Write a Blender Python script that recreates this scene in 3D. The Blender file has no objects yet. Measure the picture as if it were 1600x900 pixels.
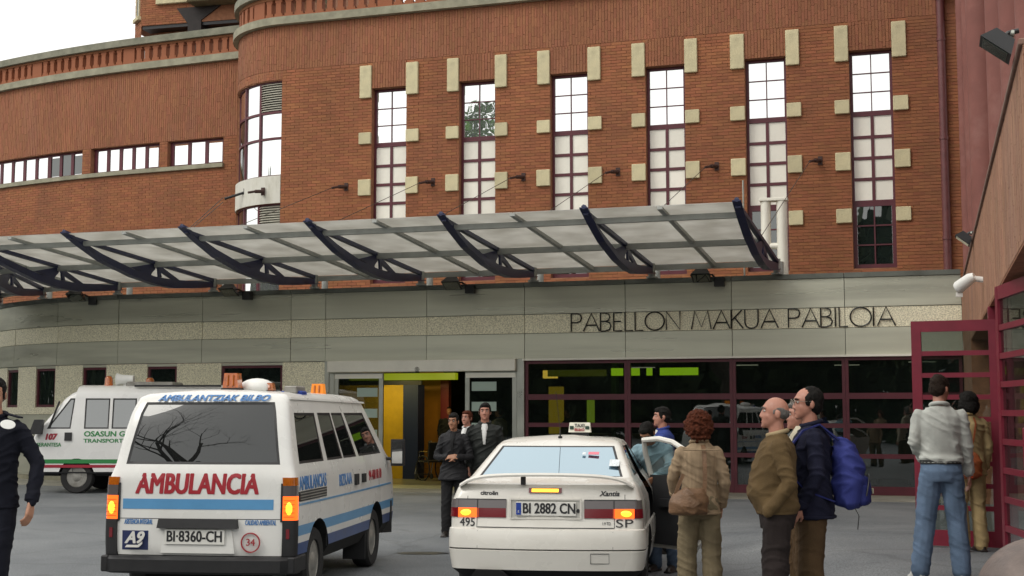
import bpy, bmesh, math, random
from mathutils import Vector, Matrix, noise as mnoise
R = math.radians
random.seed(7)
scene = bpy.context.scene
col = scene.collection

# ------------------------------------------------------------ camera
cam_d = bpy.data.cameras.new("camera")
cam_d.lens = 36.0 * 2100 / 1600
cam_d.sensor_width = 36.0
cam_d.clip_end = 2000
cam = bpy.data.objects.new("camera", cam_d)
cam.location = (0, 0, 1.66)
cam.rotation_euler = (R(90) + math.atan(195 / 2100), 0, 0)
col.objects.link(cam)
scene.camera = cam

# ------------------------------------------------------------ sky, sun, exposure
SUN_EL, SUN_AZ = R(46), R(238)      # azimuth clockwise from +Y : behind the camera, to its left
world = bpy.data.worlds.new("World")
scene.world = world
world.use_nodes = True
wn, wl = world.node_tree.nodes, world.node_tree.links
wn.clear()
sky = wn.new("ShaderNodeTexSky")
sky.sky_type = 'NISHITA'
sky.sun_disc = False
sky.sun_elevation = SUN_EL
sky.sun_rotation = SUN_AZ
sky.air_density = 1.0
sky.dust_density = 4.0
sky.ozone_density = 1.0
hs = wn.new("ShaderNodeHueSaturation")
hs.inputs['Saturation'].default_value = 0.35
hs.inputs['Value'].default_value = 1.0
bg = wn.new("ShaderNodeBackground")
bg.inputs['Strength'].default_value = 0.15
wo = wn.new("ShaderNodeOutputWorld")
wl.new(sky.outputs[0], hs.inputs['Color'])
ov = wn.new("ShaderNodeMix"); ov.data_type = 'RGBA'; ov.inputs[0].default_value = 0.72      # even overcast veil
ov.inputs[7].default_value = (9.0, 8.85, 8.4, 1)
wl.new(hs.outputs[0], ov.inputs[6])
wl.new(ov.outputs[2], bg.inputs['Color'])
wl.new(bg.outputs[0], wo.inputs['Surface'])

sun_d = bpy.data.lights.new("sun", 'SUN')
sun_d.energy = 0.6
sun_d.angle = R(20)
sun_d.color = (1.0, 0.95, 0.87)
sun = bpy.data.objects.new("sun", sun_d)
sd = Vector((math.sin(SUN_AZ) * math.cos(SUN_EL), math.cos(SUN_AZ) * math.cos(SUN_EL), math.sin(SUN_EL)))
sun.rotation_euler = sd.to_track_quat('Z', 'Y').to_euler()
sun.location = sd * 60
col.objects.link(sun)

scene.view_settings.view_transform = 'Standard'
scene.view_settings.look = 'None'
scene.view_settings.exposure = 0.22
scene.view_settings.gamma = 1.0
scene.cycles.max_bounces = 8
scene.cycles.transparent_max_bounces = 16

# ------------------------------------------------------------ materials
MATS = {}
def mat(name, c, rough=0.6, metal=0.0, var=0.0, vscale=6.0, bump=0.0, bscale=30.0, spec=0.5, island=0.0,
        stretch=(1, 1, 1), emit=None, estr=0.0, coat=0.0, detail=4.0, rvar=0.0, objvar=0.0, dirt=None, dscale=0.6, damt=0.5):
    """procedural principled material: colour broken up by noise, per-piece variation, stains and fine relief"""
    if name in MATS: return MATS[name]
    m = bpy.data.materials.new(name); m.use_nodes = True
    n, l = m.node_tree.nodes, m.node_tree.links
    b = n['Principled BSDF']
    b.inputs['Roughness'].default_value = rough
    b.inputs['Metallic'].default_value = metal
    b.inputs['Specular IOR Level'].default_value = spec
    b.inputs['Coat Weight'].default_value = coat
    b.inputs['Coat Roughness'].default_value = 0.06
    b.inputs['Base Color'].default_value = (*c, 1)
    out = None
    if var or bump or island or rvar or dirt:
        tc = n.new('ShaderNodeTexCoord'); mp = n.new('ShaderNodeMapping')
        mp.inputs['Scale'].default_value = stretch
        l.new(tc.outputs['Object'], mp.inputs['Vector'])
    if var or island:
        hv = n.new('ShaderNodeHueSaturation'); hv.inputs['Color'].default_value = (*c, 1)
        val = None
        if var:
            t = n.new('ShaderNodeTexNoise'); t.inputs['Scale'].default_value = vscale; t.inputs['Detail'].default_value = detail
            l.new(mp.outputs[0], t.inputs['Vector'])
            r = n.new('ShaderNodeMapRange'); r.inputs[1].default_value = 0.3; r.inputs[2].default_value = 0.7
            r.inputs[3].default_value = 1 - var; r.inputs[4].default_value = 1 + var
            l.new(t.outputs['Fac'], r.inputs[0]); val = r.outputs[0]
        if island:
            g = n.new('ShaderNodeNewGeometry')
            r2 = n.new('ShaderNodeMapRange'); r2.inputs[3].default_value = 1 - island; r2.inputs[4].default_value = 1 + island
            l.new(g.outputs['Random Per Island'], r2.inputs[0])
            if val is not None:
                mm = n.new('ShaderNodeMath'); mm.operation = 'MULTIPLY'
                l.new(val, mm.inputs[0]); l.new(r2.outputs[0], mm.inputs[1]); val = mm.outputs[0]
            else: val = r2.outputs[0]
            r3 = n.new('ShaderNodeMapRange'); r3.inputs[3].default_value = 0.494; r3.inputs[4].default_value = 0.506
            w = n.new('ShaderNodeMath'); w.operation = 'FRACT'
            w0 = n.new('ShaderNodeMath'); w0.operation = 'MULTIPLY'; w0.inputs[1].default_value = 17.3
            l.new(g.outputs['Random Per Island'], w0.inputs[0]); l.new(w0.outputs[0], w.inputs[0]); l.new(w.outputs[0], r3.inputs[0])
            l.new(r3.outputs[0], hv.inputs['Hue'])
        l.new(val, hv.inputs['Value']); out = hv.outputs[0]
    if dirt:
        t = n.new('ShaderNodeTexNoise'); t.inputs['Scale'].default_value = dscale; t.inputs['Detail'].default_value = 7
        t.inputs['Roughness'].default_value = 0.65
        l.new(mp.outputs[0], t.inputs['Vector'])
        r = n.new('ShaderNodeMapRange'); r.inputs[1].default_value = 0.5; r.inputs[2].default_value = 0.72
        r.inputs[3].default_value = 0.0; r.inputs[4].default_value = damt
        l.new(t.outputs['Fac'], r.inputs[0])
        mx = n.new('ShaderNodeMix'); mx.data_type = 'RGBA'
        l.new(r.outputs[0], mx.inputs[0])
        if out is not None: l.new(out, mx.inputs[6])
        else: mx.inputs[6].default_value = (*c, 1)
        mx.inputs[7].default_value = (*dirt, 1)
        out = mx.outputs[2]
    if objvar:                                  # every piece a shade of its own
        oi = n.new('ShaderNodeObjectInfo'); ro = n.new('ShaderNodeMapRange'); ro.inputs[3].default_value = 1 - objvar; ro.inputs[4].default_value = 1 + objvar
        l.new(oi.outputs['Random'], ro.inputs[0]); ho = n.new('ShaderNodeHueSaturation'); l.new(ro.outputs[0], ho.inputs['Value'])
        if out is not None: l.new(out, ho.inputs['Color'])
        else: ho.inputs['Color'].default_value = (*c, 1)
        out = ho.outputs[0]
    if out is not None: l.new(out, b.inputs['Base Color'])
    if rvar:
        t = n.new('ShaderNodeTexNoise'); t.inputs['Scale'].default_value = vscale * 0.7; t.inputs['Detail'].default_value = 5
        l.new(mp.outputs[0], t.inputs['Vector'])
        r = n.new('ShaderNodeMapRange'); r.inputs[1].default_value = 0.3; r.inputs[2].default_value = 0.7
        r.inputs[3].default_value = max(rough - rvar, 0.02); r.inputs[4].default_value = min(rough + rvar, 1)
        l.new(t.outputs['Fac'], r.inputs[0]); l.new(r.outputs[0], b.inputs['Roughness'])
    if bump:
        t = n.new('ShaderNodeTexNoise'); t.inputs['Scale'].default_value = bscale; t.inputs['Detail'].default_value = 4
        l.new(mp.outputs[0], t.inputs['Vector'])
        bp_ = n.new('ShaderNodeBump'); bp_.inputs['Strength'].default_value = bump; bp_.inputs['Distance'].default_value = 0.02
        l.new(t.outputs['Fac'], bp_.inputs['Height']); l.new(bp_.outputs[0], b.inputs['Normal'])
    if emit:
        b.inputs['Emission Color'].default_value = (*emit, 1); b.inputs['Emission Strength'].default_value = estr
    MATS[name] = m
    return m

def glass(name, tint=(0.02, 0.022, 0.022), refl=0.3, rough=0.01, through=0.0, wave=0.0, gcol=(0.95, 0.97, 0.97)):
    """sheet glass: a mirror share that grows at grazing angles over a tinted body that may let light through"""
    if name in MATS: return MATS[name]
    m = bpy.data.materials.new(name); m.use_nodes = True
    n, l = m.node_tree.nodes, m.node_tree.links; n.clear()
    o = n.new('ShaderNodeOutputMaterial')
    gl = n.new('ShaderNodeBsdfGlossy'); gl.inputs['Roughness'].default_value = rough
    gl.inputs['Color'].default_value = (*gcol, 1)
    lw = n.new('ShaderNodeLayerWeight'); lw.inputs['Blend'].default_value = 0.5
    pw = n.new('ShaderNodeMath'); pw.operation = 'POWER'; pw.inputs[1].default_value = 5.0
    l.new(lw.outputs['Facing'], pw.inputs[0])
    ad = n.new('ShaderNodeMath'); ad.operation = 'ADD'; ad.inputs[1].default_value = refl + 0.04; ad.use_clamp = True
    l.new(pw.outputs[0], ad.inputs[0])
    if wave:
        tc = n.new('ShaderNodeTexCoord'); t = n.new('ShaderNodeTexNoise'); t.inputs['Scale'].default_value = 1.3
        l.new(tc.outputs['Object'], t.inputs['Vector'])
        bp_ = n.new('ShaderNodeBump'); bp_.inputs['Strength'].default_value = wave; bp_.inputs['Distance'].default_value = 0.05
        l.new(t.outputs['Fac'], bp_.inputs['Height']); l.new(bp_.outputs[0], gl.inputs['Normal'])
    df = n.new('ShaderNodeBsdfDiffuse'); df.inputs['Color'].default_value = (*tint, 1)
    body = df.outputs[0]
    if through:
        tr = n.new('ShaderNodeBsdfTransparent'); tr.inputs['Color'].default_value = (0.75, 0.8, 0.78, 1)
        mt = n.new('ShaderNodeMixShader'); mt.inputs[0].default_value = through
        l.new(df.outputs[0], mt.inputs[1]); l.new(tr.outputs[0], mt.inputs[2]); body = mt.outputs[0]
    mx = n.new('ShaderNodeMixShader')
    l.new(ad.outputs[0], mx.inputs[0]); l.new(body, mx.inputs[1]); l.new(gl.outputs[0], mx.inputs[2])
    l.new(mx.outputs[0], o.inputs['Surface'])
    MATS[name] = m
    return m

# ------------------------------------------------------------ mesh helpers
class MB:
    """collects shapes into ONE mesh"""
    def __init__(s): s.v, s.f, s.m = [], [], []
    def add(s, vs, fs, mi=0, xf=None):
        o = len(s.v)
        s.v += [tuple(xf @ Vector(p)) for p in vs] if xf is not None else [tuple(p) for p in vs]
        s.f += [tuple(i + o for i in f) for f in fs]
        s.m += [mi] * len(fs)
        return s
    def box(s, x0, x1, y0, y1, z0, z1, mi=0, xf=None):
        v = [(x0, y0, z0), (x1, y0, z0), (x1, y1, z0), (x0, y1, z0), (x0, y0, z1), (x1, y0, z1), (x1, y1, z1), (x0, y1, z1)]
        return s.add(v, [(0, 3, 2, 1), (4, 5, 6, 7), (0, 1, 5, 4), (1, 2, 6, 5), (2, 3, 7, 6), (3, 0, 4, 7)], mi, xf)
    def hexa(s, lo, hi, mi=0, xf=None):
        """two quads (lower ring, upper ring) joined"""
        return s.add(list(lo) + list(hi), [(0, 3, 2, 1), (4, 5, 6, 7), (0, 1, 5, 4), (1, 2, 6, 5), (2, 3, 7, 6), (3, 0, 4, 7)], mi, xf)
    def prism(s, poly, fn, a0, a1, mi=0, xf=None):
        """extrude a 2-D polygon; fn(p, q, a) gives the 3-D point"""
        n = len(poly)
        v = [fn(p, q, a0) for p, q in poly] + [fn(p, q, a1) for p, q in poly]
        f = [tuple(range(n))[::-1], tuple(range(n, 2 * n))] + [(i, (i + 1) % n, n + (i + 1) % n, n + i) for i in range(n)]
        return s.add(v, f, mi, xf)
    def tube(s, pts, r, n=8, mi=0, xf=None, cap=True):
        pts = [Vector(p) for p in pts]
        rs = r if isinstance(r, (list, tuple)) else [r] * len(pts)
        rings = []; prev = None
        for i, p in enumerate(pts):
            d = (pts[min(i + 1, len(pts) - 1)] - pts[max(i - 1, 0)])
            if d.length < 1e-9: d = Vector((0, 0, 1))
            d.normalize()
            if prev is None:
                a = d.orthogonal().normalized()
            else:
                a = (prev - d * prev.dot(d))
                a = a.normalized() if a.length > 1e-6 else d.orthogonal().normalized()
            prev = a; b = d.cross(a)
            rings.append([tuple(p + (a * math.cos(2 * math.pi * k / n) + b * math.sin(2 * math.pi * k / n)) * rs[i]) for k in range(n)])
        v = [q for ring in rings for q in ring]; f = []
        for i in range(len(pts) - 1):
            for k in range(n):
                f.append((i * n + k, i * n + (k + 1) % n, (i + 1) * n + (k + 1) % n, (i + 1) * n + k))
        if cap:
            f.append(tuple(range(n))[::-1]); f.append(tuple(range((len(pts) - 1) * n, len(pts) * n)))
        return s.add(v, f, mi, xf)
    def lathe(s, prof, n=24, mi=0, xf=None):
        v = []; f = []
        for (r, z) in prof:
            for k in range(n): v.append((r * math.cos(2 * math.pi * k / n), r * math.sin(2 * math.pi * k / n), z))
        for i in range(len(prof) - 1):
            for k in range(n): f.append((i * n + k, i * n + (k + 1) % n, (i + 1) * n + (k + 1) % n, (i + 1) * n + k))
        if prof[0][0] > 1e-6: f.append(tuple(range(n))[::-1])
        if prof[-1][0] > 1e-6: f.append(tuple(range((len(prof) - 1) * n, len(prof) * n)))
        return s.add(v, f, mi, xf)
    def ell(s, c, r, n=14, m=9, mi=0, xf=None, rot=None):
        v = []; f = []
        M = rot.to_matrix() if rot is not None else None
        for i in range(m + 1):
            th = math.pi * i / m
            for k in range(n):
                p = Vector((r[0] * math.sin(th) * math.cos(2 * math.pi * k / n), r[1] * math.sin(th) * math.sin(2 * math.pi * k / n), -r[2] * math.cos(th)))
                if M is not None: p = M @ p
                v.append(tuple(p + Vector(c)))
        for i in range(m):
            for k in range(n): f.append((i * n + k, i * n + (k + 1) % n, (i + 1) * n + (k + 1) % n, (i + 1) * n + k))
        return s.add(v, f, mi, xf)
    def mesh(s, name, mats, smooth=None):
        me = bpy.data.meshes.new(name)
        me.from_pydata(s.v, [], s.f)
        for m in (mats if isinstance(mats, (list, tuple)) else [mats]): me.materials.append(m)
        me.polygons.foreach_set('material_index', s.m)
        me.validate(); me.update()
        if smooth is not None:
            me.polygons.foreach_set('use_smooth', [True] * len(me.polygons))
            me.set_sharp_from_angle(angle=R(smooth))
        return me
    def build(s, name, mats, parent=None, smooth=None, loc=None):
        return link(name, s.mesh(name, mats, smooth), parent, loc)

def link(name, me, parent=None, loc=None, rot=None):
    o = bpy.data.objects.new(name, me); col.objects.link(o)
    if parent is not None: o.parent = parent
    if loc is not None: o.location = loc
    if rot is not None: o.rotation_euler = rot
    return o
def tag(o, label, cat, group=None, kind=None):
    if label: o['label'] = label
    if cat: o['category'] = cat
    if group: o['group'] = group
    if kind: o['kind'] = kind
    return o
def thing(name, label, cat, loc=(0, 0, 0), rotz=0.0, group=None):
    o = link(name, None, None, loc, (0, 0, rotz))
    return tag(o, label, cat, group)
_bc = {}
def bp(name, parent, x0, x1, y0, y1, z0, z1, m, bevel=0.0, rot=None):
    """a box part; alike boxes share one mesh"""
    d = (round(x1 - x0, 3), round(y1 - y0, 3), round(z1 - z0, 3))
    key = (d, m.name, bevel)
    if key not in _bc:
        b = MB().box(-d[0] / 2, d[0] / 2, -d[1] / 2, d[1] / 2, -d[2] / 2, d[2] / 2)
        me = b.mesh(name, m)
        if bevel:
            bm = bmesh.new(); bm.from_mesh(me)
            bmesh.ops.bevel(bm, geom=bm.edges[:], offset=bevel, segments=1, affect='EDGES'); bm.to_mesh(me); bm.free()
        _bc[key] = me
    return link(name, _bc[key], parent, ((x0 + x1) / 2, (y0 + y1) / 2, (z0 + z1) / 2), rot)
def text(name, body, m, parent, loc, size, rot=(R(90), 0, 0), ext=0.002, bold=0.0, sx=1.0, align='CENTER', width=None, shear=0.0, space=1.0):
    """raised lettering, as a mesh"""
    cu = bpy.data.curves.new(name, 'FONT'); cu.body = body; cu.size = size; cu.extrude = ext; cu.offset = 0.0
    cu.align_x = align; cu.align_y = 'CENTER'; cu.shear = shear; cu.space_character = space; cu.resolution_u = 3
    t = bpy.data.objects.new(name, cu); col.objects.link(t)
    dg = bpy.context.evaluated_depsgraph_get()
    me = bpy.data.meshes.new_from_object(t.evaluated_get(dg)); bpy.data.objects.remove(t); bpy.data.curves.remove(cu)
    xs = [v.co.x for v in me.vertices]
    if width and xs: sx = width / (max(xs) - min(xs))
    for v in me.vertices: v.co.x *= sx
    if bold:                                   # heavier strokes: copies nudged sideways, each a hair deeper
        bm = bmesh.new()
        for i, (dx, dy) in enumerate(((0, 0), (-bold, 0), (bold, 0), (-bold * .7, bold * .6), (bold * .7, -bold * .6), (bold * .7, bold * .6), (-bold * .7, -bold * .6))):
            m2 = me.copy()
            for v in m2.vertices: v.co = (v.co.x + dx, v.co.y + dy, v.co.z - .00015 * i)
            bm.from_mesh(m2); bpy.data.meshes.remove(m2)
        bm.to_mesh(me); bm.free()
    me.materials.clear(); me.materials.append(m)
    return link(name, me, parent, loc, rot)
# ------------------------------------------------------------ colours of the place
BRICK = mat('red_brick', (0.30, 0.112, 0.048), 0.85, var=0.14, vscale=0.7, island=0.14, dirt=(0.17, 0.075, 0.042), dscale=0.8, damt=0.5, stretch=(1, 1, .4))
BRICKS = mat('red_brick_upright', (0.285, 0.112, 0.054), 0.85, var=0.15, vscale=0.7, island=0.10, dirt=(0.30, 0.135, 0.085), dscale=1.3, damt=0.5, stretch=(1, 1, .3))
BRICKP = mat('pink_brick', (0.34, 0.175, 0.105), 0.85, var=0.16, vscale=1.2, island=0.14, dirt=(0.25, 0.15, 0.115), dscale=0.5, stretch=(1, 1, .3))
MORTAR = mat('mortar', (0.30, 0.135, 0.072), 0.95, var=0.2, vscale=9, bump=0.3, bscale=60)
STONE = mat('cream_stone', (0.60, 0.54, 0.34), 0.8, objvar=.10, var=0.16, vscale=5, bump=0.25, bscale=25, dirt=(0.40, 0.34, 0.2), dscale=3.0, damt=0.5)
CONC = mat('weathered_cornice', (0.30, 0.285, 0.205), 0.85, var=0.2, vscale=4, bump=0.3, bscale=18, dirt=(0.2, 0.2, 0.14), dscale=1.6, damt=0.7)
COPING = mat('mossy_coping', (0.23, 0.225, 0.17), 0.9, var=0.22, vscale=4, bump=0.3, bscale=18, dirt=(0.13, 0.14, 0.1), dscale=1.4, damt=0.7)
WINRED = mat('maroon_frame', (0.095, 0.012, 0.022), 0.45, var=0.12, vscale=5)
DOORRED = mat('crimson_door_paint', (0.185, 0.012, 0.030), 0.4, var=0.12, vscale=6)
MIRROR = glass('sky_glass', (0.35, 0.37, 0.38), 0.72, 0.01, wave=0.04)
OPAL = mat('opal_panel', (0.88, 0.86, 0.76), 0.15, objvar=.08, var=0.05, vscale=1.4, dirt=(0.62, 0.6, 0.52), dscale=2.2, damt=0.35)
DARKGL = glass('dark_glass', (0.014, 0.02, 0.018), 0.10, 0.01, wave=0.04)
SHOPGL = glass('foyer_glass', (0.012, 0.016, 0.014), 0.05, 0.01, through=0.62, wave=0.03)
STEEL = mat('brushed_steel', (0.56, 0.56, 0.45), 0.33, 0.5, objvar=.06, var=0.10, vscale=1.5, bump=0.05, bscale=60, stretch=(0.15, 1, 3), rvar=0.10, dirt=(0.2, 0.2, 0.17), dscale=0.7, damt=0.4)
STEELC = mat('steel_cap', (0.14, 0.15, 0.13), 0.5, 0.6, var=0.2, vscale=2, rvar=0.1, dirt=(0.07, 0.075, 0.06), dscale=1.4, damt=0.6)
ALU = mat('aluminium', (0.42, 0.43, 0.38), 0.35, 0.8, var=0.08, vscale=3, rvar=0.08)
ALUL = mat('pale_aluminium', (0.80, 0.78, 0.68), 0.4, 0.05, var=0.05, vscale=3)
NAVY = mat('navy_painted_steel', (0.016, 0.021, 0.070), 0.45, var=0.2, vscale=4, bump=0.06, bscale=30)
GREYST = mat('grey_painted_steel', (0.37, 0.385, 0.36), 0.5, 0.2, var=0.12, vscale=4)
BLACK = mat('black_plastic', (0.012, 0.012, 0.013), 0.45, var=0.15, vscale=10)
WHITE = mat('white_enamel', (0.78, 0.78, 0.74), 0.4, var=0.04, vscale=5)

def embossed():
    """cast metal band with a hammered, flecked face"""
    m = mat('embossed_band', (0.58, 0.56, 0.46), 0.42, 0.25)
    n, l = m.node_tree.nodes, m.node_tree.links
    b = n['Principled BSDF']
    tc = n.new('ShaderNodeTexCoord'); v = n.new('ShaderNodeTexVoronoi'); v.inputs['Scale'].default_value = 30
    l.new(tc.outputs['Object'], v.inputs['Vector'])
    bu = n.new('ShaderNodeBump'); bu.inputs['Strength'].default_value = 0.22; bu.inputs['Distance'].default_value = 0.02
    l.new(v.outputs['Distance'], bu.inputs['Height']); l.new(bu.outputs[0], b.inputs['Normal'])
    t = n.new('ShaderNodeTexNoise'); t.inputs['Scale'].default_value = 42; t.inputs['Detail'].default_value = 2
    l.new(tc.outputs['Object'], t.inputs['Vector'])
    cr = n.new('ShaderNodeValToRGB'); e = cr.color_ramp.elements
    e[0].position = .32; e[0].color = (.52, .49, .35, 1); e[1].position = .62; e[1].color = (.95, .90, .68, 1)
    l.new(t.outputs['Fac'], cr.inputs[0]); l.new(cr.outputs[0], b.inputs['Base Color'])
    return m
EMB = embossed()
def frosted():
    m = bpy.data.materials.new('frosted_canopy_glass'); m.use_nodes = True
    n, l = m.node_tree.nodes, m.node_tree.links; n.clear()
    o = n.new('ShaderNodeOutputMaterial')
    d = n.new('ShaderNodeBsdfDiffuse'); t = n.new('ShaderNodeBsdfTranslucent'); g = n.new('ShaderNodeBsdfGlossy')
    tc = n.new('ShaderNodeTexCoord'); ns = n.new('ShaderNodeTexNoise'); ns.inputs['Scale'].default_value = 1.6; ns.inputs['Detail'].default_value = 6
    l.new(tc.outputs['Object'], ns.inputs['Vector'])
    cr = n.new('ShaderNodeValToRGB'); e = cr.color_ramp.elements
    e[0].position = .3; e[0].color = (.57, .56, .52, 1); e[1].position = .7; e[1].color = (.75, .745, .71, 1)
    l.new(ns.outputs['Fac'], cr.inputs[0]); l.new(cr.outputs[0], d.inputs[0]); l.new(cr.outputs[0], t.inputs[0])
    a = n.new('ShaderNodeMixShader'); a.inputs[0].default_value = .8
    l.new(d.outputs[0], a.inputs[1]); l.new(t.outputs[0], a.inputs[2])
    g.inputs['Roughness'].default_value = .12
    b = n.new('ShaderNodeMixShader'); b.inputs[0].default_value = .06
    l.new(a.outputs[0], b.inputs[1]); l.new(g.outputs[0], b.inputs[2])
    l.new(b.outputs[0], o.inputs['Surface'])
    return m
FROST = frosted()

# ------------------------------------------------------------ ground
def sm(a, b, x):
    t = max(0, min(1, (x - a) / (b - a))); return t * t * (3 - 2 * t)
def gz(x, y):
    """ground height: level, with a slight rise towards the porch on the right"""
    return 0.2 * sm(2.4, 3.7, x) * sm(21, 15.5, y) if y > -5 else 0.2 * sm(2.4, 3.7, x)
def asphalt():
    m = bpy.data.materials.new('worn_asphalt'); m.use_nodes = True
    n, l = m.node_tree.nodes, m.node_tree.links; b = n['Principled BSDF']
    tc = n.new('ShaderNodeTexCoord')
    def noise(s, d=6, r=.6):
        t = n.new('ShaderNodeTexNoise'); t.inputs['Scale'].default_value = s; t.inputs['Detail'].default_value = d; t.inputs['Roughness'].default_value = r
        l.new(tc.outputs['Object'], t.inputs['Vector']); return t.outputs['Fac']
    cr = n.new('ShaderNodeValToRGB'); e = cr.color_ramp.elements
    e[0].position = .34; e[0].color = (.115, .127, .140, 1); e[1].position = .68; e[1].color = (.215, .227, .236, 1)
    l.new(noise(.35, 9, .68), cr.inputs[0])
    sp = n.new('ShaderNodeValToRGB'); e = sp.color_ramp.elements
    e[0].position = .36; e[0].color = (.45, .45, .46, 1); e[1].position = .68; e[1].color = (1.45, 1.45, 1.42, 1)
    l.new(noise(55, 3, .7), sp.inputs[0])
    mx = n.new('ShaderNodeMix'); mx.data_type = 'RGBA'; mx.blend_type = 'MULTIPLY'; mx.inputs[0].default_value = 1
    l.new(cr.outputs[0], mx.inputs[6]); l.new(sp.outputs[0], mx.inputs[7])
    st = n.new('ShaderNodeValToRGB'); e = st.color_ramp.elements      # oil stains
    e[0].position = .62; e[0].color = (1, 1, 1, 1); e[1].position = .74; e[1].color = (.5, .5, .5, 1)
    l.new(noise(1.1, 5, .6), st.inputs[0])
    m2 = n.new('ShaderNodeMix'); m2.data_type = 'RGBA'; m2.blend_type = 'MULTIPLY'; m2.inputs[0].default_value = .8
    l.new(mx.outputs[2], m2.inputs[6]); l.new(st.outputs[0], m2.inputs[7])
    l.new(m2.outputs[2], b.inputs['Base Color'])
    rr = n.new('ShaderNodeMapRange'); rr.inputs[3].default_value = .42; rr.inputs[4].default_value = .8
    l.new(noise(.5, 5), rr.inputs[0]); l.new(rr.outputs[0], b.inputs['Roughness'])
    vo = n.new('ShaderNodeTexVoronoi'); vo.feature = 'DISTANCE_TO_EDGE'; vo.inputs['Scale'].default_value = .33      # sealed cracks
    wv = n.new('ShaderNodeMix'); wv.data_type = 'VECTOR'; wv.inputs[0].default_value = .25
    nz = n.new('ShaderNodeTexNoise'); nz.inputs['Scale'].default_value = 1.6; nz.inputs['Detail'].default_value = 6
    l.new(tc.outputs['Object'], nz.inputs['Vector']); l.new(tc.outputs['Object'], wv.inputs[4]); l.new(nz.outputs['Color'], wv.inputs[5]); l.new(wv.outputs[1], vo.inputs['Vector'])
    ck = n.new('ShaderNodeMapRange'); ck.inputs[1].default_value = .004; ck.inputs[2].default_value = .009; ck.inputs[3].default_value = .80; ck.inputs[4].default_value = 1
    l.new(vo.outputs['Distance'], ck.inputs[0])
    m3 = n.new('ShaderNodeMix'); m3.data_type = 'RGBA'; m3.blend_type = 'MULTIPLY'; m3.inputs[0].default_value = 1
    l.new(m2.outputs[2], m3.inputs[6]); l.new(ck.outputs[0], m3.inputs[7]); l.new(m3.outputs[2], b.inputs['Base Color'])
    bu = n.new('ShaderNodeBump'); bu.inputs['Strength'].default_value = .5; bu.inputs['Distance'].default_value = .01
    l.new(noise(90, 3, .7), bu.inputs['Height']); l.new(bu.outputs[0], b.inputs['Normal'])
    return m
ASPH = asphalt()
g = MB()
xs = [-600, -200, -60, -30] + [i * 1.0 for i in range(-20, 2)] + [1 + i * .25 for i in range(1, 16)] + [5 + i for i in range(1, 16)] + [30, 60, 200, 600]
ys = [-600, -200, -80, -30, -10, -4] + [i * 1.0 for i in range(0, 50)] + [60, 90, 200, 600]
W_ = len(xs)
g.add([(x, y, gz(x, y) if -20 < y < 60 and x < 20 else (0.2 * 0 if x < 3 or y > 20 else 0.2)) for y in ys for x in xs],
      [(j * W_ + i, j * W_ + i + 1, (j + 1) * W_ + i + 1, (j + 1) * W_ + i) for j in range(len(ys) - 1) for i in range(W_ - 1)])
tag(g.build('ground', ASPH, smooth=60), 'grey asphalt forecourt in front of the hospital entrance', None, None, 'structure')

# ------------------------------------------------------------ the frontage frame: x along it to the right, y into the building
TH = R(17.6)
FO = Vector((4.4, 28.0, 0))
RZ = -TH
U = Vector((math.cos(TH), -math.sin(TH), 0)); NI = Vector((math.sin(TH), math.cos(TH), 0))
def wp(x, y, z): return FO + U * x + NI * y + Vector((0, 0, z))
SC, RC = -14.1, 9.0
def fp(s, d):
    """frontage path: straight, then bending away at the left end; d is depth into the building"""
    if s >= SC: return (s, d)
    a = (SC - s) / RC; r = RC - d
    return (SC - r * math.sin(a), RC - r * math.cos(a))
def strip(mb, path, s0, s1, d0, d1, z0, z1, step=0.5, mi=0, zz=None):
    """solid band following a path between depths d0 (front) and d1 (back)"""
    n = max(1, int(math.ceil(abs(s1 - s0) / step)))
    ss = [s0 + (s1 - s0) * i / n for i in range(n + 1)]
    v = []
    for s in ss:
        a = path(s, d0); b = path(s, d1)
        v += [(a[0], a[1], z0), (b[0], b[1], z0), (b[0], b[1], z1), (a[0], a[1], z1)]
    f = [(0, 1, 2, 3)[::-1]]
    for i in range(n):
        o = i * 4
        for k in range(4): f.append((o + k, o + 4 + k, o + 4 + (k + 1) % 4, o + (k + 1) % 4)[::-1])
    o = n * 4; f.append((o, o + 1, o + 2, o + 3))
    return mb.add(v, f, mi)
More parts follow.
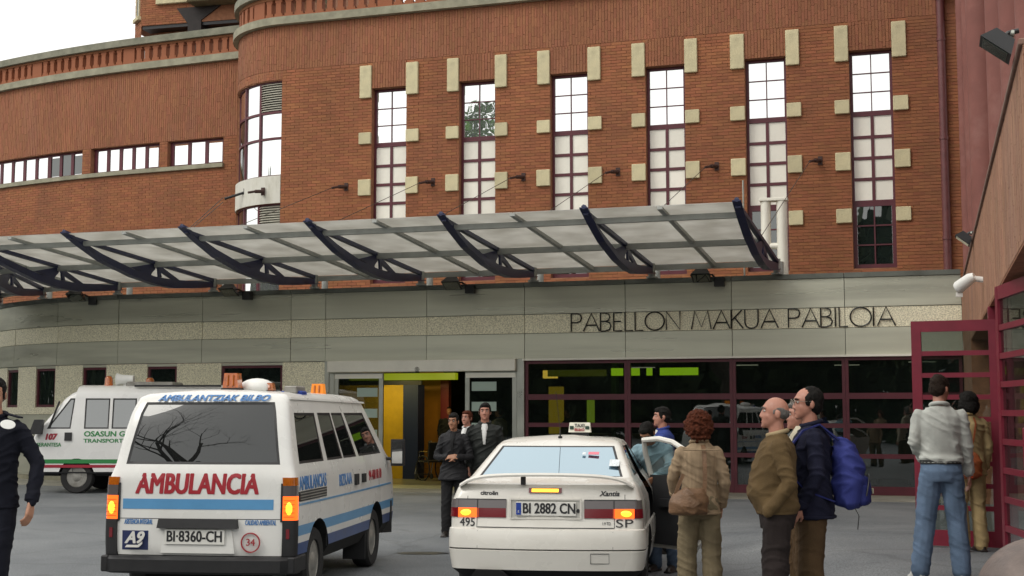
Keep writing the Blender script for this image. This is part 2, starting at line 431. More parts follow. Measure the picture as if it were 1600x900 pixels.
def brickwork(mb, path, s0, s1, z0, z1, holes=(), upright=False, d=0.0, proud=0.012, L=0.24, H=0.062, J=0.011, mi=0, jit=0.004):
    """bricks one by one, joints left open, leaving the openings free; upright = soldier courses"""
    bl, bh = (H, L) if upright else (L, H)
    if upright:                                  # soldier bricks, each column set off from its neighbours
        s = s0
        while s < s1 - .02:
            a, b = s + J / 2, min(s + bl + J / 2, s1); s += bl + J
            z = z0 - random.random() * bh
            while z < z1:
                za, zb = max(z + .002, z0), min(z + bh - .002, z1); z += bh
                if zb - za < .02: continue
                pr = d - proud - random.uniform(-jit, jit)
                A = path(a, pr); B = path(b, pr); A2 = path(a, d + .002); B2 = path(b, d + .002)
                mb.add([(A[0], A[1], za), (B[0], B[1], za), (B[0], B[1], zb), (A[0], A[1], zb),
                        (A2[0], A2[1], za), (B2[0], B2[1], za), (B2[0], B2[1], zb), (A2[0], A2[1], zb)],
                       [(0, 1, 2, 3), (0, 4, 5, 1), (1, 5, 6, 2), (2, 6, 7, 3), (3, 7, 4, 0)], mi)
        return
    rows = int(round((z1 - z0) / (bh + J)))
    ph = (z1 - z0) / max(rows, 1)
    for r in range(rows):
        za = z0 + r * ph + J / 2; zb = z0 + (r + 1) * ph - J / 2
        off = 0 if upright else (r % 2) * (bl + J) / 2
        s = s0 - off
        while s < s1:
            a, b = max(s + J / 2, s0), min(s + bl + J / 2, s1)
            s += bl + J
            if b - a < .02: continue
            segs = [(a, b)]
            for (h0, h1, k0, k1) in holes:
                if zb > k0 + .01 and za < k1 - .01:
                    ns = []
                    for (p, q) in segs:
                        if q <= h0 or p >= h1: ns.append((p, q)); continue
                        if p < h0: ns.append((p, h0))
                        if q > h1: ns.append((h1, q))
                    segs = ns
            for (p, q) in segs:
                if q - p < .015: continue
                pr = d - proud - random.uniform(-jit, jit)
                A = path(p, pr); B = path(q, pr); A2 = path(p, d + .002); B2 = path(q, d + .002)
                mb.add([(A[0], A[1], za), (B[0], B[1], za), (B[0], B[1], zb), (A[0], A[1], zb),
                        (A2[0], A2[1], za), (B2[0], B2[1], za), (B2[0], B2[1], zb), (A2[0], A2[1], zb)],
                       [(0, 1, 2, 3), (0, 4, 5, 1), (1, 5, 6, 2), (2, 6, 7, 3), (3, 7, 4, 0)], mi)
def wallface(mb, path, s0, s1, z0, z1, holes=(), d=0.0, reveal=0.25, step=0.6, back=None, mi=0):
    """the wall behind the bricks: face with openings and their reveals"""
    zs = sorted({z0, z1, *[h[2] for h in holes], *[h[3] for h in holes]})
    ss = {s0, s1, *[h[0] for h in holes], *[h[1] for h in holes]}
    n = max(1, int((s1 - s0) / step))
    ss |= {s0 + (s1 - s0) * i / n for i in range(n + 1)}
    ss = sorted(ss); zs = [z for z in zs if z0 <= z <= z1]; ss = [s for s in ss if s0 <= s <= s1]
    inh = lambda s, z: any(h[0] < s < h[1] and h[2] < z < h[3] for h in holes)
    for i in range(len(ss) - 1):
        for j in range(len(zs) - 1):
            if ss[i + 1] - ss[i] < 1e-5: continue
            if inh((ss[i] + ss[i + 1]) / 2, (zs[j] + zs[j + 1]) / 2): continue
            A = path(ss[i], d); B = path(ss[i + 1], d)
            mb.add([(*A, zs[j]), (*B, zs[j]), (*B, zs[j + 1]), (*A, zs[j + 1])], [(0, 1, 2, 3)], mi)
    for (a, b, k0, k1) in holes:
        m = max(1, int((b - a) / step)); q = [a + (b - a) * i / m for i in range(m + 1)]
        for s, fl in ((a, 0), (b, 1)):
            P = path(s, d); Q = path(s, d + reveal)
            mb.add([(*P, k0), (*Q, k0), (*Q, k1), (*P, k1)], [(0, 1, 2, 3)], mi)
        for k in (k0, k1):
            for i in range(m):
                P = path(q[i], d); Q = path(q[i + 1], d); P2 = path(q[i], d + reveal); Q2 = path(q[i + 1], d + reveal)
                mb.add([(*P, k), (*Q, k), (*Q2, k), (*P2, k)], [(0, 1, 2, 3)], mi)

# ------------------------------------------------------------ main brick block (front at y = 2.5, round left corner)
BY = 2.5
main = thing('brick_building', 'tall red brick block with cream stone blocks beside six high windows', 'building', FO, RZ)
BCX, BR = -11.58, 2.2
def bpth(s, d):
    if s >= BCX: return (s, BY + d)
    a = (BCX - s) / BR; r = BR - d
    return (BCX - r * math.sin(a), BY + BR - r * math.cos(a))
S_END = BCX - BR * math.pi * 0.62
WC = [3.0 - 2.325 * k for k in range(5, -1, -1)]
WH = [(c - .465, c + .465, 4.84, 9.76) for c in WC]
BA = [BCX - BR * R(a) for a in (0.5, 20, 39, 66)]        # bay divisions round the corner
BAYH = [(BA[3], BA[0], 7.70, 10.17), (BA[3], BA[0], 4.6, 6.98)]
XR = 5.7
w_ = MB(); wallface(w_, bpth, S_END, XR, 3.2, 11.6, WH + BAYH, 0, .3, .4)
w_.build('wall', MORTAR, main)
k = MB(); brickwork(k, bpth, S_END, XR, 4.3, 10.42, WH + [(BA[3], BA[0], 4.0, 10.2)])
o = k.build('bricks', BRICK, main); o['kind'] = 'stuff'
k = MB(); brickwork(k, bpth, S_END, XR, 10.43, 11.6, [], True)
brickwork(k, bpth, S_END, BCX - .01, 10.19, 10.42, [], True)
for c in WC: brickwork(k, lambda s, d: bpth(s, d - .016), c - .46, c + .46, 9.765, 10.42, [], True)
o = k.build('upright_bricks', BRICKS, main); o['kind'] = 'stuff'
# stone blocks
for c in WC:
    for sgn in (-1, 1):
        for (z0, z1, w0) in ((9.53, 10.34, .31), (8.34, 8.65, .33), (7.05, 7.45, .33), (5.86, 6.18, .33)):
            a = c + sgn * .47; b = c + sgn * (.47 + w0 + random.uniform(-.012, .012))
            bp('stone_block', main, min(a, b), max(a, b), BY - .07 - random.uniform(0, .008), BY + .06, z0 + random.uniform(-.01, .01), z1 + random.uniform(-.01, .01), STONE, .012)
# windows
def lattice(parent, x0, x1, z0, z1, y, nx, nz, bar, fm, gm, rim=0.05, dep=0.06, tilt=0.004, name='pane'):
    """frame bars as one mesh with every pane its own piece"""
    f = MB()
    f.box(x0, x0 + rim, y, y + dep, z0, z1); f.box(x1 - rim, x1, y, y + dep, z0, z1)
    f.box(x0 + rim, x1 - rim, y + .002, y + dep, z0, z0 + rim); f.box(x0 + rim, x1 - rim, y + .002, y + dep, z1 - rim, z1)
    xi = [x0 + rim + (x1 - x0 - 2 * rim) * i / nx for i in range(nx + 1)]
    zi = [z0 + rim + (z1 - z0 - 2 * rim) * i / nz for i in range(nz + 1)]
    for x in xi[1:-1]: f.box(x - bar / 2, x + bar / 2, y + .006, y + dep - .01, z0 + rim, z1 - rim)
    for z in zi[1:-1]:
        for i in range(nx): f.box(xi[i] + (bar / 2 if i else 0), xi[i + 1] - (bar / 2 if i < nx - 1 else 0), y + .01, y + dep - .01, z - bar / 2, z + bar / 2)
    if parent is None: return f, xi, zi
    for i in range(nx):
        for j in range(nz):
            bp(name, parent, xi[i] + .002, xi[i + 1] - .002, y + dep * .55, y + dep * .55 + .012, zi[j] + .002, zi[j + 1] - .002, gm,
               rot=(random.uniform(-tilt, tilt), 0, random.uniform(-tilt, tilt)))
    return f
for i, c in enumerate(WC):
    f = MB(); wn_ = f.build('window', WINRED, main)
    x0, x1, y = c - .46, c + .46, BY + .16
    a = lattice(wn_, x0, x1, 8.34, 9.755, y, 2, 3, .022, WINRED, MIRROR, .06)
    b = lattice(wn_, x0, x1, 6.33, 8.338, y, 2, 4, .07, WINRED, OPAL, .05)
    d = lattice(wn_, x0, x1, 4.86, 6.328, y, 2, 3, .03, WINRED, DARKGL, .085)
    for q in (a, b, d): f.v, f.f, f.m = f.v + q.v, f.f + [tuple(k + len(f.v) for k in ff) for ff in q.f], f.m + q.m
    wn_.data = f.mesh('window', WINRED)
# corner bay : curved glazing in two storeys
def curved_bar(mb, s0, s1, d0, d1, z0, z1): strip(mb, bpth, s0, s1, d0, d1, z0, z1, .12)
for (z0, z1, rows) in ((7.70, 10.17, (7.70, 8.68, 9.36, 10.17)), (4.6, 6.98, (4.6, 6.1, 6.98))):
    f = MB()
    for s in BA: curved_bar(f, s - .035, s + .035, .05, .14, z0, z1)
    for z in rows: curved_bar(f, BA[3] + .035, BA[2] - .035, .055, .135, z - .03, z + .03); curved_bar(f, BA[2] + .035, BA[1] - .035, .055, .135, z - .03, z + .03); curved_bar(f, BA[1] + .035, BA[0] - .035, .055, .135, z - .03, z + .03)
    bw = f.build('bay_window', WINRED, main)
    for j in range(len(rows) - 1):
        for i in range(3):
            s1, s0 = BA[i] - .036, BA[i + 1] + .036
            q = MB()
            if i == 0 and j == len(rows) - 2:
                zz = rows[j] + .05
                while zz < rows[j + 1] - .06:
                    n = 4
                    for e in range(n):
                        p0 = bpth(s0 + (s1 - s0) * e / n, .05); p1 = bpth(s0 + (s1 - s0) * (e + 1) / n, .05)
                        r0 = bpth(s0 + (s1 - s0) * e / n, .12); r1 = bpth(s0 + (s1 - s0) * (e + 1) / n, .12)
                        q.add([(*p0, zz), (*p1, zz), (*r1, zz + .05), (*r0, zz + .05), (*p0, zz + .008), (*p1, zz + .008), (*r1, zz + .058), (*r0, zz + .058)],
                              [(0, 3, 2, 1), (4, 5, 6, 7), (0, 1, 5, 4), (2, 3, 7, 6), (0, 4, 7, 3), (1, 2, 6, 5)])
                    sl = q.build('louvre_slat', mat('louvre_grey', (.48, .46, .38), .6, var=.1), bw); q = MB()
                    zz += .062
                strip(q, bpth, s0, s1, .135, .145, rows[j] + .03, rows[j + 1] - .03, .1)
                q.build('louvre_back', BLACK, bw)
            else:
                strip(q, bpth, s0, s1, .09, .105, rows[j] + .032, rows[j + 1] - .032, .1)
                q.build('pane', MIRROR if not (i == 2 and j < 2) else DARKGL, bw, smooth=30)
q = MB(); strip(q, bpth, BA[3], BA[0], -.025, .2, 6.985, 7.695, .12); q.build('spandrel', mat('stained_render', (.66, .65, .58), .7, var=.1, vscale=3, dirt=(.36, .34, .26), dscale=3, damt=.6, stretch=(1, 1, .3)), main, smooth=30)
# cornice, pierced parapet, coping
q = MB(); strip(q, bpth, S_END, XR, -.16, .3, 11.603, 11.80, .2); q.build('cornice', CONC, main, smooth=30)
q = MB(); strip(q, bpth, S_END, XR, -.02, .2, 11.803, 11.87, .2); strip(q, bpth, S_END, XR, -.02, .2, 12.30, 12.39, .2); q.build('parapet_rail', BRICK, main, smooth=30)
q = MB(); strip(q, bpth, S_END, XR, -.14, .34, 12.393, 12.60, .2); q.build('coping', COPING, main, smooth=30)
BALM = [MB().box(-.075, .075, 0, .18, 0, .43).box(-.115, .115, .004, .176, 0, .075).box(-.1, .1, .004, .176, .36, .43).mesh('baluster', BRICK)]
BALW = MB().box(-.2, .2, 0, .18, 0, .43).mesh('baluster', BRICK)
def balusters(path, s0, s1, z, parent, pitch=.292, every=12):
    s = s0; k_ = 0
    while s < s1:
        wide = (k_ % every == every - 1)
        me = BALW if wide else BALM[0]
        if wide: s += .06
        P = path(s, 0); Q = path(s + .02, 0)
        link('baluster', me, parent, (P[0], P[1], z), (0, 0, math.atan2(Q[1] - P[1], Q[0] - P[0])))
        s += pitch + (.06 if wide else 0); k_ += 1
balusters(bpth, S_END + .2, -3.4, 11.87, main)
# drain pipe with hopper, cable anchors
q = MB(); q.tube([(4.52, BY - .10, 4.3), (4.52, BY - .10, 10.9)], .088, 14)
for z in (5.4, 7.6, 9.8): q.tube([(4.52, BY - .10, z), (4.52, BY - .10, z + .07)], .1, 14)
pp = q.build('drain_pipe', mat('oxide_pipe', (.14, .045, .045), .5, var=.15), main, smooth=40)
MB().hexa([(4.38, BY - .26, 10.8), (4.66, BY - .26, 10.8), (4.66, BY - .02, 10.8), (4.38, BY - .02, 10.8)],
          [(4.30, BY - .32, 11.1), (4.76, BY - .32, 11.1), (4.76, BY - .02, 11.1), (4.30, BY - .02, 11.1)]).build('hopper', MATS['oxide_pipe'], pp)
bp('bracket_block', main, 4.86, 5.12, BY - .3, BY - .02, 10.3, 11.1, MATS['oxide_pipe'], .01)
ANCH = [(1.86 - 2.325 * k, 7.30) for k in range(7)]
for (x, z) in ANCH:
    q = MB(); q.box(x - .05, x + .05, BY - .03, BY, z - .1, z + .1); q.tube([(x, BY - .02, z), (x - .10, BY - .24, z - .03)], .045, 8); q.tube([(x - .1, BY - .24, z - .03), (x - .2, BY - .42, z - .08)], .03, 8)
    q.build('cable_anchor', mat('rusty_iron', (.055, .025, .02), .7, var=.2), main)

# ------------------------------------------------------------ left wing, set back and gently bowed
LO = Vector((-6.003, 36.546, 0))
wing = thing('brick_wing', 'bowed red brick wing with a strip of small windows left of the corner bay', 'building', LO, R(-21.5))
def lp(s, d):
    s0, r0 = -4.6, 32.0
    if s >= s0: return (s, d)
    a = (s0 - s) / r0; r = r0 - d
    return (s0 - r * math.sin(a), r0 - r * math.cos(a))
LH = [(-4.18, -2.29, 8.67, 9.42), (-6.95, -4.45, 8.67, 9.42), (-11.6, -7.28, 8.67, 9.42)]
q = MB(); wallface(q, lp, -13.5, 2.2, 3.0, 11.6, LH, 0, .25, .5); q.build('wall', MORTAR, wing)
q = MB(); brickwork(q, lp, -12.8, -1.2, 4.4, 9.42, LH + [(-13, -2.25, 8.5, 8.68)]); o = q.build('bricks', BRICK, wing); o['kind'] = 'stuff'
q = MB(); brickwork(q, lp, -12.8, -1.2, 9.43, 11.6, [], True); o = q.build('upright_bricks', BRICKS, wing); o['kind'] = 'stuff'
q = MB(); strip(q, lp, -12.8, -2.26, -.1, .12, 8.55, 8.665, .4); q.build('sill', CONC, wing, smooth=30)
for (a, b, nx, dark) in ((-4.10, -2.36, 3, ()), (-6.87, -4.53, 5, ()), (-8.75, -7.33, 3, (0, 1, 2)), (-11.5, -8.78, 5, ())):
    f = MB(); z0, z1 = 8.67, 9.42
    strip(f, lp, a - .07, b + .07, .13, .19, z0 + .002, z0 + .06, .4); strip(f, lp, a - .07, b + .07, .13, .19, z1 - .06, z1 - .002, .4)
    for i in range(nx + 1):
        s = a + (b - a) * i / nx; strip(f, lp, s - .055, s + .055, .125, .185, z0 + .062, z1 - .062, .5)
    ww = f.build('window', WINRED, wing)
    for i in range(nx):
        s0_ = a + (b - a) * i / nx + .056; s1_ = a + (b - a) * (i + 1) / nx - .056
        up = .05 if i % 2 == 0 else 0
        p = MB(); strip(p, lp, s0_, s1_, .15, .16, z0 + .064 + up * .3, z1 - .064 - up, .5); p.build('pane', DARKGL if i in dark else MIRROR, ww)
q = MB(); strip(q, lp, -13.5, 2.2, -.14, .3, 11.603, 11.80, .5); q.build('cornice', CONC, wing, smooth=30)
q = MB(); strip(q, lp, -13.5, 2.2, -.02, .2, 11.803, 11.87, .5); strip(q, lp, -13.5, 2.2, -.02, .2, 12.30, 12.36, .5); q.build('parapet_rail', BRICK, wing, smooth=30)
q = MB(); strip(q, lp, -13.5, 2.2, -.12, .34, 12.363, 12.56, .5); q.build('coping', COPING, wing, smooth=30)
balusters(lp, -12.6, 1.2, 11.87, wing, .295, 12)
MB().tube([(-1.70, -.07, 8.5), (-1.70, -.07, 10.6)], .04, 8).build('drain_pipe', MATS['oxide_pipe'], wing)

# ------------------------------------------------------------ tower behind the wing
tower = thing('brick_tower', 'brick tower with a jutting storey and black timber bracket behind the parapet', 'building', (-12.4, 44.0, 0), R(-14))
q = MB()
q.prism([(0, 0), (-.55, .55), (-.55, 6), (6, 6), (6, 0)], lambda a, b, c: (a, b, c), 14.55, 19.5)      # jutting upper storey
q.prism([(.35, .5), (-.3, 1.1), (-.3, 6), (6, 6), (6, .5)], lambda a, b, c: (a, b, c), 10, 14.55)
q.build('wall', MORTAR, tower)
q = MB(); brickwork(q, lambda s, d: (s, d), 0.01, 1.72, 14.56, 19.4); o = q.build('bricks', BRICK, tower); o['kind'] = 'stuff'
q = MB(); brickwork(q, lambda s, d: (-.55 + s * .7071 + d * -.7071 * -1, .55 - s * .7071 + d * .7071), 0, .77, 14.0, 19.4); o = q.build('corner_bricks', BRICK, tower); o['kind'] = 'stuff'
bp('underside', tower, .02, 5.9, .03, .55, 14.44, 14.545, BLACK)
bp('stone_band', tower, .55, 2.6, -.12, .3, 15.22, 15.55, STONE, .02)
bp('stone_band', tower, .62, 2.3, -.18, .1, 15.55, 15.75, STONE, .02)
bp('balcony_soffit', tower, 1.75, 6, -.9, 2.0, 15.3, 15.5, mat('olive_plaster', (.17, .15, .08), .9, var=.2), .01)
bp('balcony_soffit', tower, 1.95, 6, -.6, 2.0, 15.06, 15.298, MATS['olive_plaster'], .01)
q = MB(); q.box(1.72, 2.2, -.05, .5, 13.6, 15.05)
q.prism([(1.72, 14.5), (1.72, 15.05), (1.3, 15.05)], lambda a, b, c: (a, c, b), -.05, .35); q.prism([(2.2, 14.6), (2.9, 15.05), (2.2, 15.05)], lambda a, b, c: (a, c, b), -.05, .35)
q.build('timber_bracket', mat('black_timber', (.018, .013, .012), .7, var=.3), tower)
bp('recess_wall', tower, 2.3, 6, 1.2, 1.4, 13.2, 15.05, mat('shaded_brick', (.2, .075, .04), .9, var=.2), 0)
bp('recess_beam', tower, 2.4, 6, .9, 1.19, 14.75, 15.04, MATS['black_timber'])
q = MB(); q.prism([(2.55, 13.9), (3.0, 13.9), (3.0, 14.35), (2.92, 14.6), (2.78, 14.7), (2.63, 14.6), (2.55, 14.35)], lambda a, b, c: (a, c, b), 1.1, 1.195)
q.build('arched_panel', STONE, tower)
q = MB(); q.box(-.1, .1, 0, .06, 14.9, 16); wq = q.build('window', DARKGL, tower, loc=(-.275, .215, 0)); wq.rotation_euler = (0, 0, R(-45))
q = MB(); q.box(-.3, .3, -.1, .04, 14.78, 14.9); q.box(-.17, -.1, -.03, .05, 14.9, 16); q.box(.1, .17, -.03, .05, 14.9, 16)
so = q.build('window_sill', STONE, tower, loc=(-.275, .235, 0)); so.rotation_euler = (0, 0, R(-45))
# ------------------------------------------------------------ entrance pavilion, clad in metal
pav = thing('entrance_pavilion', 'low steel clad entrance hall with automatic door and maroon glazing', 'building', FO, RZ)
JO = [4.74, 2.48, .19, -2.08, -4.33, -6.62, -9.1, -9.98, -12.3, -14.6, -16.6, -18.6, -20.6, -22.6]
def panel(name, s0, s1, z0, z1, d0, d1, m, parent=pav, smooth=30):
    q = MB(); strip(q, fp, s0, s1, d0, d1, z0, z1, .35 if s0 < SC else 5); return q.build(name, m, parent, smooth)
for i in range(len(JO) - 1):
    s1, s0 = JO[i] - .006, JO[i + 1] + .006
    j = lambda: random.uniform(-.005, .005)
    panel('steel_panel', s0, s1, 3.806, 4.396, .0 + j(), .08, STEEL)
    panel('embossed_panel', s0, s1, 3.388, 3.794, .02 + j(), .08, EMB)
    panel('steel_panel', s0, s1, 2.835, 3.376, .0 + j(), .08, STEEL)
    panel('cap_flashing', s0, s1, 4.402, 4.50, -.05, .3, STEELC)
q = MB(); strip(q, fp, -22.6, 4.74, .085, .35, 2.84, 4.40, .5); q.build('backing', BLACK, pav)
q = MB(); strip(q, fp, -22.6, 4.74, .301, 3.2, 4.20, 4.34, .5); q.build('flat_roof', COPING, pav)
panel('white_trim', -4.36, 4.74, 2.790, 2.832, -.075, .10, ALUL)
# plinth walling left of the door : embossed slabs between small windows, steel course under them
LW = [(-11.78, -10.20), (-13.77, -12.98), (-15.69, -14.95), (-17.48, -16.68), (-19.07, -18.39), (-20.7, -20.0)]
edges = [-9.1]
for a, b in LW: edges += [b, a]
edges.append(-22.6)
for i in range(0, len(edges) - 1, 2):
    s1, s0 = edges[i], edges[i + 1]
    panel('embossed_slab', s0 + .008, s1 - .008, 1.62, 2.822, .03, .14, EMB)
for (a, b) in LW:
    panel('embossed_slab', a - .004, b + .004, 1.62, 1.80, .034, .14, EMB)
    panel('soffit_strip', a - .004, b + .004, 2.76, 2.82, .034, .14, STEEL)
    f = MB()
    for s in (a, b - .055): strip(f, fp, s, s + .055, .06, .14, 1.803, 2.757, .3)
    strip(f, fp, a + .056, b - .056, .062, .14, 1.803, 1.86, .3); strip(f, fp, a + .056, b - .056, .062, .14, 2.70, 2.757, .3)
    ww = f.build('window', WINRED, pav)
    p = MB(); strip(p, fp, a + .057, b - .057, .10, .112, 1.862, 2.698, .3); p.build('pane', DARKGL, ww, smooth=30)
for i in range(6, len(JO) - 1): panel('steel_panel', JO[i + 1] + .006, JO[i] - .006, .12, 1.61, .0 + random.uniform(0, .006), .14, STEEL)
panel('plinth', -22.6, -9.1, 0, .115, -.03, .14, CONC)
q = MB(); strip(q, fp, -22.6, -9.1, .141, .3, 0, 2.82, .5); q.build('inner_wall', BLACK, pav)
# --- automatic door
bp('door_jamb', pav, -9.1, -8.99, -.02, .25, 0, 2.832, ALU, .006); bp('door_jamb', pav, -4.50, -4.33, -.03, .25, 0, 2.832, ALU, .006)
bp('door_header', pav, -8.985, -4.505, -.14, .22, 2.57, 2.832, ALUL, .012)
q = MB(); q.lathe([(.001, -.11), (.06, -.1), (.075, -.04), (.06, 0)], 14, 0, Matrix.Rotation(R(90), 4, 'X') @ Matrix.Translation((0, 0, 0)))
q.build('motion_sensor', BLACK, pav, 40, (-6.79, -.14, 2.62))
def sliding(x0, x1, stripes):
    f = MB()
    for x in (x0, x1 - .1): f.box(x, x + .1, 0, .05, .02, 2.56)
    f.box(x0 + .1, x1 - .1, .002, .048, .02, .16); f.box(x0 + .1, x1 - .1, .002, .048, 2.46, 2.56)
    d = f.build('sliding_door', ALU, pav, loc=None)
    bp('door_pane', d, x0 + .1, x1 - .1, .02, .03, .16, 2.46, SHOPGL)
    bp('white_rail', d, x0 + .02, x1 - .02, -.02, -.001, 2.43, 2.53, ALUL)
    for (a, b, z) in stripes: bp('frosted_band', d, a, b, .012, .0195, z, z + .2, mat('frost_film', (.36, .46, .40), .6))
sliding(-8.86, -7.66, [(-8.3, -7.8, 2.02), (-8.5, -7.8, 1.55), (-8.4, -7.8, 1.08), (-8.4, -7.8, .6)])
sliding(-5.70, -4.51, [(-5.55, -4.98, 2.14), (-5.55, -4.98, 1.70), (-5.55, -5.2, 1.24), (-5.55, -4.98, .78)])
bp('fixed_side_post', pav, -8.985, -8.87, .0, .08, 0, 2.565, ALU)
bp('threshold', pav, -9.0, -4.4, -.5, .8, .003, .02, mat('threshold_metal', (.32, .31, .2), .5, .3, var=.2))
# --- glazed screen in maroon bars
xs_ = [-4.32, -2.05, .185, 2.46, 4.72]
zs_ = [.13, .79, 1.40, 2.0, 2.72]
for i in range(4):
    f = MB(); a, b = xs_[i], xs_[i + 1]
    f.box(a + (.002 if i else 0), a + .065, .02, .12, 0.02, 2.79)
    f.box(b - .065, b - .002, .02, .12, 0.02, 2.79)
    f.box(a + .066, b - .066, .022, .118, .02, .19); f.box(a + .066, b - .066, .022, .118, 2.72, 2.79)
    for z, h in ((.79, .09), (1.40, .09), (2.0, .12)): f.box(a + .066, b - .066, .024, .116, z - h / 2, z + h / 2)
    sc_ = f.build('glazed_screen', WINRED, pav)
    zz = [.19, .79, 1.40, 2.0, 2.72]; hh = [0, .045, .045, .06, 0]
    for j in range(4):
        bp('pane', sc_, a + .067, b - .067, .06, .072, zz[j] + hh[j] + .001, zz[j + 1] - hh[j + 1] - .001, SHOPGL, rot=(random.uniform(-.003, .003), 0, random.uniform(-.003, .003)))
bp('screen_plinth', pav, -4.32, 4.72, -.02, .2, -.02, .018, CONC)
# --- inside the hall
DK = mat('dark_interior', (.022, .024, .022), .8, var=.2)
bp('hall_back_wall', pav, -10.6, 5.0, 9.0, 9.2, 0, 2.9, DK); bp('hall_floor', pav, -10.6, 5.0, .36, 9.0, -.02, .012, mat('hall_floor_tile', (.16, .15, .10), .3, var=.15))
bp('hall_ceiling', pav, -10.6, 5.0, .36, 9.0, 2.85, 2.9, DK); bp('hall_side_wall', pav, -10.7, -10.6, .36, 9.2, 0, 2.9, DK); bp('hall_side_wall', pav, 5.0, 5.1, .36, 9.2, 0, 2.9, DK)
YEL = mat('mustard_partition', (.50, .30, .01), .6, var=.08)
bp('mustard_partition', pav, -10.5, -8.62, 3.6, 3.7, .012, 2.36, YEL); bp('orange_partition', pav, -8.52, -7.88, 4.4, 4.5, .012, 2.84, mat('orange_partition', (.42, .17, .008), .6, var=.08))
bp('partition_head', pav, -10.5, -8.15, 3.6, 3.68, 2.365, 2.47, BLACK)
bp('blue_column', pav, -8.60, -8.20, 3.5, 3.95, .012, 2.36, mat('blue_lacquer', (.010, .018, .06), .5))
bp('red_panel', pav, -7.86, -7.64, 4.2, 4.39, 1.3, 2.5, mat('red_panel', (.16, .01, .012), .5))
def lit(name, c, s): return mat(name, (.02, .02, .02), .5, emit=c, estr=s)
LIME = lit('lime_light', (.55, .95, .02), 1.0); AMB = lit('amber_light', (1.0, .62, .08), 1.5)
bp('lime_light_box', pav, -10.2, -7.3, 3.75, 3.95, 2.49, 2.66, lit('dim_lime', (.45, .55, .01), .35))
for (x0, x1) in ((-2.92, -2.66), (-2.47, -2.27), (-2.095, -1.976), (-1.784, -.92)): bp('lime_light_box', pav, x0, x1, 2.2, 2.3, 2.51, 2.68, LIME)
bp('dim_light_box', pav, -4.5, -3.1, 2.4, 2.5, 2.51, 2.66, lit('faint_lime', (.3, .32, .02), .25))
bp('amber_lamp', pav, -4.85, -4.53, 3.2, 3.4, 2.49, 2.68, AMB)
bp('lit_doorway', pav, -5.77, -5.37, 6.9, 7.0, 1.1, 2.36, lit('dim_amber', (.75, .5, .03), .42))
bp('lit_doorway', pav, -4.71, -4.52, 6.9, 7.0, 1.4, 2.0, lit('dim_lime_b', (.5, .7, .05), .5))
bp('hall_column', pav, -3.02, -2.90, 2.6, 2.9, 0, 2.84, mat('green_column', (.09, .13, .03), .6))
for x in (-1.9, -1.2, -.5, 1.2, 1.9, 2.6, 3.3):                 # waiting seats and a desk deeper in the hall
    st_ = bp('waiting_seat', pav, x, x + .5, 4.2, 4.65, .40, .46, mat('seat_plastic', (.05, .035, .03), .5)); bp('seat_back', st_, -.25, .25, .20, .24, .05, .45, MATS['seat_plastic']); bp('seat_leg', st_, -.03, .03, -.03, .03, -.42, -.03, BLACK)
bp('reception_desk', pav, -4.9, -2.2, 5.2, 5.9, .012, 1.1, mat('desk_wood', (.14, .07, .03), .5, var=.2)); bp('desk_top', pav, -5.0, -2.1, 5.1, 6.0, 1.102, 1.14, mat('desk_top', (.25, .2, .12), .4))
for (x, y) in ((-3.4, 6.5), (-.6, 5.5), (1.8, 6.2), (3.6, 4.6)): bp('added_ceiling_glow', pav, x, x + .6, y, y + .15, 2.83, 2.848, lit('dim_white', (.9, .85, .6), .5))  # dim glowing strips added to break up the dark hall
bp('grey_poster', pav, -1.60, -.78, .5, .53, 1.42, 1.95, mat('poster_grey', (.09, .12, .11), .6))
bp('teal_curtain', pav, .4, 4.6, .9, .93, .3, 1.9, mat('teal_curtain', (.008, .035, .028), .8, var=.3, stretch=(6, 1, .4)))
# area lamps without fixtures that light the hall yellow
for (x, y, c, e) in ((-8.9, 2.4, (1, .86, .35), 34), (-7.4, 3.2, (1, .8, .3), 10)):
    ld = bpy.data.lights.new('hall_ceiling_lamp', 'AREA'); ld.energy = e; ld.size = .7; ld.color = c
    lo = bpy.data.objects.new('hall_ceiling_lamp', ld); col.objects.link(lo); lo.parent = pav; lo.location = (x, y, 2.8)
# --- lettering of the sign
sign = thing('sign_lettering', 'thin dark raised letters reading PABELLON MAKUA PABILOIA on the steel band', 'sign', FO, RZ)
INK = mat('dark_bronze', (.03, .032, .03), .4, .5)
def letter_strokes():
    P = {'P': [[(0, 0), (0, 1)], [(0, 1), (.3, 1), (.48, .92), (.52, .74), (.46, .57), (.3, .5), (0, .5)]],
         'A': [[(0, 0), (.4, 1), (.8, 0)], [(.14, .34), (.66, .34)]],
         'B': [[(0, 0), (0, 1), (.25, 1), (.42, .93), (.46, .77), (.4, .6), (.25, .54), (0, .54)], [(.25, .54), (.45, .46), (.52, .28), (.45, .08), (.25, 0), (0, 0)]],
         'E': [[(.42, 1), (0, 1), (0, 0), (.42, 0)], [(0, .52), (.36, .52)]],
         'L': [[(0, 1), (0, 0), (.4, 0)]],
         'O': [[(.47 + .47 * math.cos(t * math.pi / 12), .5 + .5 * math.sin(t * math.pi / 12)) for t in range(25)]],
         'N': [[(0, 0), (0, 1), (.66, 0), (.66, 1)]],
         'M': [[(0, 0), (.16, 1), (.47, .12), (.78, 1), (.94, 0)]],
         'K': [[(0, 0), (0, 1)], [(.5, 1), (0, .42)], [(.16, .58), (.56, 0)]],
         'U': [[(0, 1), (0, .32), (.06, .12), (.19, .02), (.31, 0), (.43, .02), (.56, .12), (.62, .32), (.62, 1)]],
         'I': [[(0, 0), (0, 1)]]}
    return P
